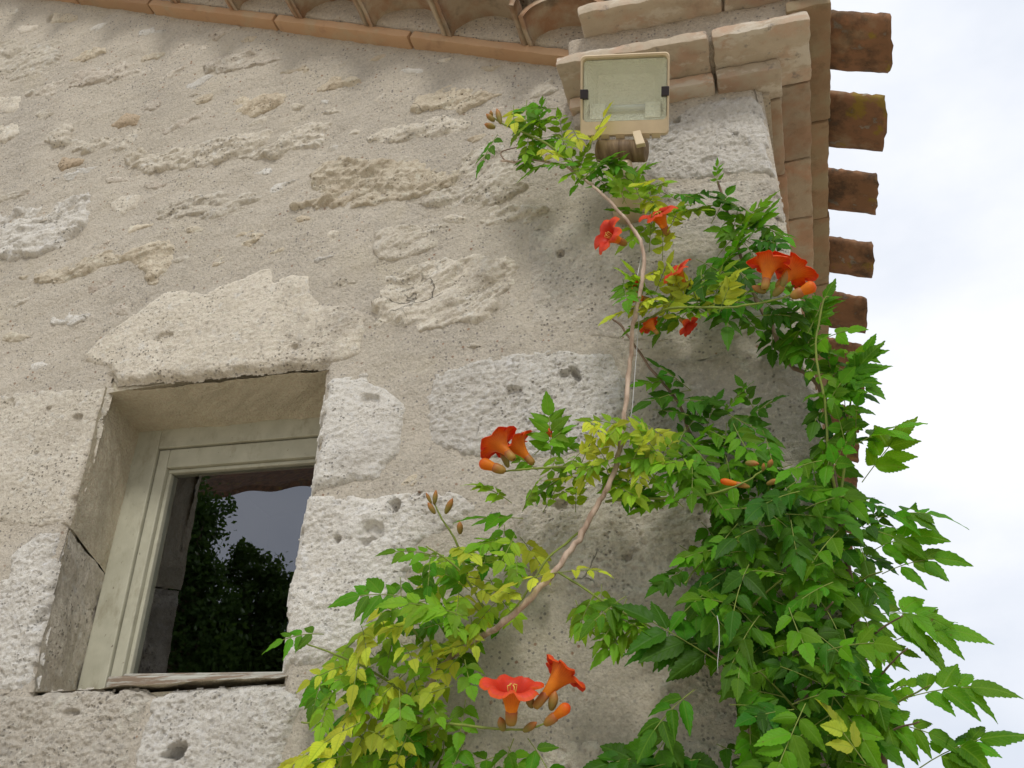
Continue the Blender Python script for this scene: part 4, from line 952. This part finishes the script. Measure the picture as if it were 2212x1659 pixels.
# single leaves picked out against the sky or the bare wall
for (v, x, y, Y, a, L, mm, pr, ow, dr) in [
    (vineB, 1862, 1042, -.06, 48, 150, Mi, 3, .1, .22), (vineB, 1795, 880, -.12, 52, 150, Mi, 4, .15, .3), (vineB, 1745, 720, -.14, 58, 110, Mi, 4, .15, .2), (vineB, 1905, 1240, -.05, 22, 140, Mi, 3, .1, .5),
    (vineB, 1890, 1120, -.05, 10, 130, Mi, 3, .1, .6), (vineB, 1900, 1400, -.05, 25, 170, Mi, 3, .1, .55), (vineB, 1870, 1200, -.05, 30, 130, Mi, 3, .1, .5), (vineB, 1880, 1330, -.05, 8, 130, Mi, 3, .1, .6), (vineB, 1950, 1510, -.1, 14, 165, Mi, 3, .1, .45),
    (vineB, 1985, 1660, -.1, 30, 165, Mi, 4, .1, .35), (vineB, 1890, 1560, -.1, -5, 120, Mi, 3, .1, .6), (vineB, 1850, 960, -.1, 25, 120, Mi, 3, .1, .4), (vineB, 1840, 830, -.12, 60, 110, Mi, 3, .15, .3),
    (vineB, 1550, 400, -.07, 88, 45, Mi, 3, .2, 0.), (vineB, 1585, 500, -.08, 40, 90, Mi, 4, .2, .1), (vineB, 1465, 430, -.1, 5, 75, D, 4, .2, .5), (vineB, 1615, 520, -.08, 50, 80, Mi, 4, .2, .1),
    (vineB, 1570, 1440, -.16, 145, 210, D, 3, .2, .2), (vineB, 1560, 1395, -.14, 170, 150, D, 3, .2, .4), (vineB, 1500, 1490, -.18, 215, 130, Mi, 3, .3, .4), (vineB, 1740, 1520, -.24, 240, 150, Mi, 3, .4, .3), (vineB, 1700, 1640, -.22, 200, 110, Mi, 3, .3, .3),
    (vineB, 1870, 1650, -.22, 120, 120, Ye, 3, .3, .2), (vineB, 1640, 1330, -.2, 230, 130, D, 3, .3, .4),
    (vineA, 1270, 325, -.17, 62, 85, Ye, 2, .2, .1), (vineA, 1165, 268, -.18, 80, 55, Mi, 3, .2, .3), (vineA, 1075, 290, -.18, 250, 80, Mi, 3, .2, .4), (vineA, 1190, 1000, -.17, 85, 115, Mi, 4, .2, .1), (vineA, 1225, 1235, -.2, 185, 110, Ye, 2, .3, .3), (vineA, 1225, 1235, -.2, 0, 80, Ye, 2, .3, .4),
    (vineA, 1000, 1330, -.2, 160, 130, Li, 4, .3, .3), (vineA, 940, 1200, -.18, 165, 90, Mi, 3, .3, .3), (vineA, 1130, 1120, -.15, 175, 100, Mi, 3, .3, .2), (vineA, 700, 1370, -.2, 175, 90, Mi, 3, .3, .5), (vineA, 880, 1290, -.2, 170, 110, Mi, 3, .3, .4), (vineA, 1390, 1340, -.16, 215, 95, Li, 3, .2, .3), (vineA, 1110, 1595, -.2, 250, 110, Mi, 3, .2, .3), (vineA, 1140, 1595, -.2, 310, 110, Mi, 2, .2, .3), (vineA, 780, 1560, -.23, 210, 150, Ye, 3, .4, .3), (vineA, 760, 1630, -.23, 190, 150, Ye, 3, .4, .3)]:
    big = v is vineB and x > 1780
    L *= .74 if big else .80 if v is vineB and L > 100 else .9
    leaf(v, x, y, Y, a, L, mm, 2 if big and L < 95 else pr, ow, dr*.85 if big else dr, lf=.58 if big else .52 if L > 85 else .46, wid=.64 if big else .60, stalk=.34 if big else .26)

# --- flowers
def petal_mat(name, c1, c2, tr_=.3):
    m, t, b, o = mat(name); g = G(t)
    uv = N('ShaderNodeUVMap', t); sp = N('ShaderNodeSeparateXYZ', t); t.links.new(uv.outputs[0], sp.inputs[0])
    base = g.mix(g.rng(sp.outputs[0], .35, .85), c1, c2); vv = g.math('SINE', g.math('MULTIPLY', sp.outputs[1], 220.)); base = g.mix(g.rng(vv, .2, 1., 0, .22), base, tuple(x*.6 for x in c2)); base = g.mix(g.rng(g.noise(45, 5, .65), .35, .7, 0, .45), base, tuple(x*.62 for x in c2))
    g.set(b, 'Base Color', base); b.inputs['Roughness'].default_value = .5; b.inputs['Specular IOR Level'].default_value = .3
    tl = N('ShaderNodeBsdfTranslucent', t); t.links.new(base, tl.inputs[0]); ms = N('ShaderNodeMixShader', t); ms.inputs[0].default_value = tr_
    t.links.new(b.outputs[0], ms.inputs[1]); t.links.new(tl.outputs[0], ms.inputs[2]); t.links.new(ms.outputs[0], o.inputs[0]); return m
PET_OUT = petal_mat('corolla_orange', (.92, .33, .02), (.88, .13, .02), .45); PET_IN = petal_mat('corolla_red', (.72, .04, .012), (.85, .09, .04), .4)
CALYX = petal_mat('calyx_russet', (.40, .26, .05), (.42, .13, .04), .1); STAMEN = plain('stamen_yellow', (.75, .50, .10), .5)
BUDM = petal_mat('bud_russet', (.24, .22, .05), (.45, .15, .035), .1)
def lathe_mesh(name, prof, base, axis, mats, parent, lobes=None, shell=0., seed=0, nseg=40, uvs=True):
    """prof: list of (along, radius, lobe weight)"""
    axis = unit(axis); s = unit(np.cross(axis, (0.3, .2, 1.))); q = np.cross(axis, s); r = random.Random(seed); ph = r.uniform(0, 6.28)
    amp = [r.uniform(.82, 1.15) for _ in range(5)]; bendl = [r.uniform(-.35, .6) for _ in range(5)]
    V, UV, Fq = [], [], []
    for i, (al, rad, lw) in enumerate(prof):
        for k in range(nseg):
            th = 2*math.pi*k/nseg; lb_ = 1-(1-abs(math.cos(2.5*th)))**1.8; li = int(((th*5/(2*math.pi))+.5) % 5)
            rr = rad*(1-lw*(1-lb_*amp[li])*.40); a2 = al - lw*bendl[li]*lb_*rad*.35
            rr = max(rr-shell, .0004); a2 += lw*rad*(.07*math.sin(7*th+ph*3)+.03*math.sin(13*th+ph*5))
            V.append(np.asarray(base)+axis*a2+(s*math.cos(th+ph)+q*math.sin(th+ph))*rr); UV.append((i/(len(prof)-1), k/nseg))
    for i in range(len(prof)-1):
        for k in range(nseg): Fq.append((i*nseg+k, i*nseg+(k+1) % nseg, (i+1)*nseg+(k+1) % nseg, (i+1)*nseg+k))
    acc = dict(V=V, UV=UV, F=Fq, M=[0]*len(Fq))
    return finish(acc, name, mats, parent, base)
def flower(vine, b, m_px, Rpx, Y, toward, seed, spread=1.):
    Rpx *= 1.02
    """b: base pixel, m_px: mouth pixel, toward: how much the mouth turns to the viewer"""
    b0 = P(b[0], b[1], Y); k = np.linalg.norm(b0-CAM)/F; e_ = P(m_px[0], m_px[1], Y)-b0
    vd = unit(CAM-b0); Lp = math.hypot(b[0]-m_px[0], b[1]-m_px[1])*k
    ax = unit(e_ + vd*toward*Lp); L = max(Lp*math.sqrt(1+toward*toward), Rpx*k*1.35); R0 = Rpx*k
    prof = [(L*a, R0*r_, lw) for a, r_, lw in ((0, .12, 0), (.1, .15, 0), (.3, .19, 0), (.5, .26, 0), (.68, .36, 0), (.80, .46, 0), (.88, .56, .05), (.94, .68, .3), (.975, .80, .55), (.985, .93, .8), (.965, 1.06, .95), (.92, 1.16, 1.)) ]
    prof = [(a, r_ if r_ < .55*R0 else .5*R0+(r_-.5*R0)*spread, lw) for a, r_, lw in prof]
    f_ = lathe_mesh('flower', prof, b0, ax, [PET_OUT], vine, seed=seed)
    lathe_mesh('corolla_lining', [(a+.0004, r_-.0004, lw) for a, r_, lw in prof[3:]], b0, ax, [PET_IN], f_, shell=.0004, seed=seed)
    lathe_mesh('calyx', [(-L*.06, R0*.05, 0), (-L*.04, R0*.15, 0), (L*.06, R0*.20, 0), (L*.2, R0*.205, 0), (L*.28, R0*.215, .12), (L*.32, R0*.2, .3)], b0, ax, [CALYX], f_, seed=seed+1, nseg=20)
    if toward > .4:
        m_ = MB(); s = unit(np.cross(ax, (0, 0, 1.)));q = np.cross(ax, s)
        for j in range(4):
            th = j*1.57+.4; o_ = (s*math.cos(th)+q*math.sin(th))*R0*.14
            m_.tube([tuple(b0+ax*L*.5+o_*.6), tuple(b0+ax*L*.8+o_), tuple(b0+ax*L*.95+o_*1.2), tuple(b0+ax*L*.97+o_*.4)], R0*.02, 5)
        m_.build('stamen', STAMEN, f_, smooth=True)
    return f_
for (v, b, m_px, R0, Y, tw, sp_) in [
    (vineA, (1104,1562), (1106,1496), 60, -.22, .55, 1.), (vineA, (1158,1525), (1218,1452), 46, -.21, -.15, 1.), (vineA, (1108,990), (1062,942), 44, -.21, -.2, 1.), (vineA, (1150,1000), (1112,958), 40, -.17, .3, 1.), (vineA, (1166,946), (1192,934), 18, -.17, .2, .6),
    (vineA, (1652,622), (1664,556), 42, -.22, .1, 1.), (vineA, (1682,618), (1718,578), 46, -.20, -.25, 1.), (vineA, (1350,526), (1322,512), 38, -.16, 1.1, 1.), (vineA, (1442,505), (1428,476), 38, -.15, 1.0, 1.), (vineA, (1484,622), (1466,596), 34, -.15, .8, 1.),
    (vineA, (1402,648), (1366,640), 30, -.15, .2, 1.), (vineA, (1420,720), (1402,700), 22, -.14, .2, 1.), (vineA, (1470,690), (1488,706), 22, -.14, .1, 1.)]:
    flower(v, b, m_px, R0, Y, tw, int(b[0]*7+b[1]), sp_)
def bud(vine, a, b_, r_, Y, mt=BUDM, orange=False):
    b0 = P(a[0], a[1], Y); e_ = P(b_[0], b_[1], Y-.01)-b0; L = np.linalg.norm(e_); k = np.linalg.norm(b0-CAM)/F; r0 = r_*k
    if orange:
        o_ = lathe_mesh('bud', [(L*u, r0*q, 0) for u, q in ((.3, .55), (.45, .7), (.6, .85), (.75, 1), (.86, 1), (.94, .75), (.99, .4), (1, .05))], b0, e_, [PET_OUT], vine, nseg=16, seed=int(a[0]))
        lathe_mesh('calyx', [(L*u, r0*q, 0) for u, q in ((0, .2), (.04, .5), (.15, .75), (.3, .85), (.42, .84), (.46, .7))], b0, e_, [CALYX], o_, nseg=16, seed=int(a[1])); return o_
    return lathe_mesh('bud', [(L*u, r0*q, 0) for u, q in ((0, .2), (.05, .5), (.2, .8), (.45, 1), (.65, .95), (.82, .65), (.95, .25), (1, .03))], b0, e_, [mt], vine, nseg=14, seed=int(a[0]))
for (v, a, b_, r_, Y, og) in [
    (vineA, (1176,1566), (1230,1523), 12, -.2, True), (vineA, (1130,1580), (1160,1560), 8, -.2, False), (vineA, (1190,1535), (1200,1492), 10, -.2, False), (vineA, (1088,1580), (1080,1548), 9, -.2, False), (vineA, (1150,1530), (1140,1500), 9, -.2, False),
    (vineA, (1092,1018), (1036,998), 13, -.2, True), (vineA, (1098,1010), (1082,965), 8, -.18, False), (vineA, (1708,642), (1762,615), 13, -.21, True), (vineA, (1655,632), (1624,618), 8, -.2, False), (vineA, (1670,640), (1696,612), 9, -.2, False), (vineA, (1688,622), (1700,585), 7, -.21, False),
    (vineA, (1082,268), (1073,234), 6, -.18, False), (vineA, (1068,262), (1050,246), 6, -.18, False), (vineA, (1070,276), (1046,268), 6.5, -.18, False), (vineA, (1062,255), (1060,238), 4, -.18, False),
    (vineA, (938,1090), (942,1058), 5.5, -.16, False), (vineA, (940,1110), (924,1085), 6, -.16, False), (vineA, (962,1110), (978,1076), 7, -.16, False), (vineA, (994,1154), (993,1126), 7, -.15, False), (vineA, (932,1088), (920,1064), 4, -.16, False),
    (vineA, (1660,1010), (1668,992), 6, -.17, False), (vineA, (1648,1018), (1650,1000), 4, -.17, False), (vineA, (1656,1046), (1682,1036), 6, -.16, False), (vineA, (1620,1052), (1556,1038), 7, -.15, True), (vineA, (1610,1000), (1640,1002), 7, -.15, False)]:
    bud(v, a, b_, r_, Y, orange=og)

# ================================================================== SUPPORT WIRES
WIRE = plain('grey_wire', (.55, .55, .53), .4, .3)
for nm, lab, pts in (('support_wire', 'thin grey wire hanging beside the pale bare vine stem', [(1392,520,-.13),(1376,600,-.14),(1380,700,-.135),(1372,800,-.135),(1366,880,-.13),(1352,960,-.13)]),
                ('support_wire', 'short pale thread hanging among the dark leaves at the corner', [(1549,1330,-.24),(1553,1350,-.24),(1554,1390,-.24),(1550,1430,-.24),(1551,1455,-.24)])):
    m_ = MB(); m_.tube([tuple(P(*p)) for p in pts], (.0009 if len(pts) > 5 else .0006), 5); tag(m_.build(nm, WIRE, None, smooth=True), lab, 'wire')

# ================================================================== WHAT THE WINDOW REFLECTS (behind the viewer)
def mirror_pt(px, py, y):                              # a point at depth y whose reflection in the pane shows at this pixel
    p = P(px, py, 2*(FY+.034)-y); return Vector((p[0], y, p[2]))
TLEAF = leaf_mat('tree_leaf', (.05, .11, .02), (.07, .14, .025), (.08, .15, .03), .3)
def tree(label, base, height, blobs, seed, nleaf):
    t_ = tag(empty('broadleaf_tree', (base[0], base[1], 0)), label, 'tree', None); _wl[t_.name] = Vector((base[0], base[1], 0)); r = random.Random(seed)
    m_ = MB(); top = Vector((base[0]+.1, base[1], height*.8))
    m_.tube([Vector((base[0], base[1], -.05)), Vector((base[0]+.05, base[1], height*.3)), Vector((base[0]-.05, base[1], height*.55)), top], [.22, .17, .12, .04], 10)
    for (c, rad) in blobs:
        s = Vector((base[0], base[1], min(height*.6, max(height*.25, c.z-1.2)))); m_.tube([s, (s+c)/2+Vector((0, 0, .15)), c], [.09, .06, .02], 7)
    m_.build('trunk', BARK_DARK, t_, smooth=True)
    nr = np.random.default_rng(seed); Vs = []; wts = np.array([rad**2 for _, rad in blobs]); wts /= wts.sum()
    for (c, rad), w_ in zip(blobs, wts):
        n = int(nleaf*w_); sub = max(3, n//26)
        cc = nr.normal(size=(sub, 3)); cc /= np.linalg.norm(cc, axis=1, keepdims=True); cc = np.array(c)+cc*(rad*nr.uniform(.35, 1., (sub, 1)))
        pt = np.repeat(cc, 26, 0)+nr.normal(size=(sub*26, 3))*rad*.17
        u = nr.normal(size=pt.shape); u /= np.linalg.norm(u, axis=1, keepdims=True); v = np.cross(u, nr.normal(size=pt.shape)); v /= np.linalg.norm(v, axis=1, keepdims=True)
        s = nr.uniform(.028, .05, (len(pt), 1))
        Vs.append(np.stack([pt-u*s, pt+v*s*.55, pt+u*s, pt-v*s*.55], 1))
    V = np.concatenate(Vs).reshape(-1, 3); Fq = np.arange(len(V)).reshape(-1, 4)
    mesh_obj('crown', V, Fq, TLEAF, t_, smooth=False)
ya = -7.5
bl = [(mirror_pt(a, b_, ya), r_) for a, b_, r_ in ((400,1130,.55),(440,1110,.35),(370,1220,.6),(440,1240,.35),(400,1330,.7),(300,1250,.8),(460,1330,.35),(330,1420,.8),(470,1430,.5),(250,1150,.8),(310,1050,.8))]
tree('tall leafy tree whose reflection fills the left of the window pane', mirror_pt(330, 1700, ya), 6.6, bl, 5, 26000)
bl = [(mirror_pt(a, b_, ya-.8), r_) for a, b_, r_ in ((530,1205,.22),(525,1240,.28),(575,1240,.28),(605,1255,.22),(560,1290,.33),(510,1330,.3),(600,1310,.25),(540,1390,.4),(480,1420,.5),(600,1420,.4),(560,1470,.6),(640,1300,.3),(650,1400,.4))]
tree('smaller leafy tree reflected in the lower right of the window pane', mirror_pt(560, 1720, ya-.8), 4.6, bl, 6, 15000)
# open barn with tiled eave
yb = -12.
e0, e1 = mirror_pt(120, 1100, yb), mirror_pt(860, 1045, yb); ze = (e0.z+e1.z)/2
barn = tag(empty('open_barn', ((e0.x+e1.x)/2, yb-2, 0)), 'open barn with wavy tiled eave reflected at the top of the window', 'barn'); _wl[barn.name] = Vector(barn.location)
m_ = MB(); n = 90; xs_ = np.linspace(e0.x-1, e1.x+1, n); V = []
for i, x in enumerate(xs_):
    wv = .035*math.sin(x*6.0)+.02*math.sin(x*1.9)
    V += [(x, yb, ze+wv), (x, yb-4, ze+4.4+wv), (x, yb, ze+.12+wv), (x, yb-4, ze+4.52+wv)]
Fq = []
for i in range(n-1):
    a, b_ = i*4, i*4+4
    Fq += [(a, b_, b_+1, a+1), (a+2, a+3, b_+3, b_+2), (a, a+2, b_+2, b_), (a+1, b_+1, b_+3, a+3)]
m_.add(V, Fq); m_.build('tiled_roof', TILE, barn, smooth=False)
for x in (e0.x-.5, e1.x+.5):
    for y_ in (yb-.3, yb-3.7):
        m_ = MB(); m_.box((x-.1, y_-.1, -.05), (x+.1, y_+.1, ze+.15+(.2 if y_ > yb-1 else 3.9))); m_.build('post', BARK_DARK, barn)
print('leaves', NLEAF[0], 'objects', len(bpy.data.objects))
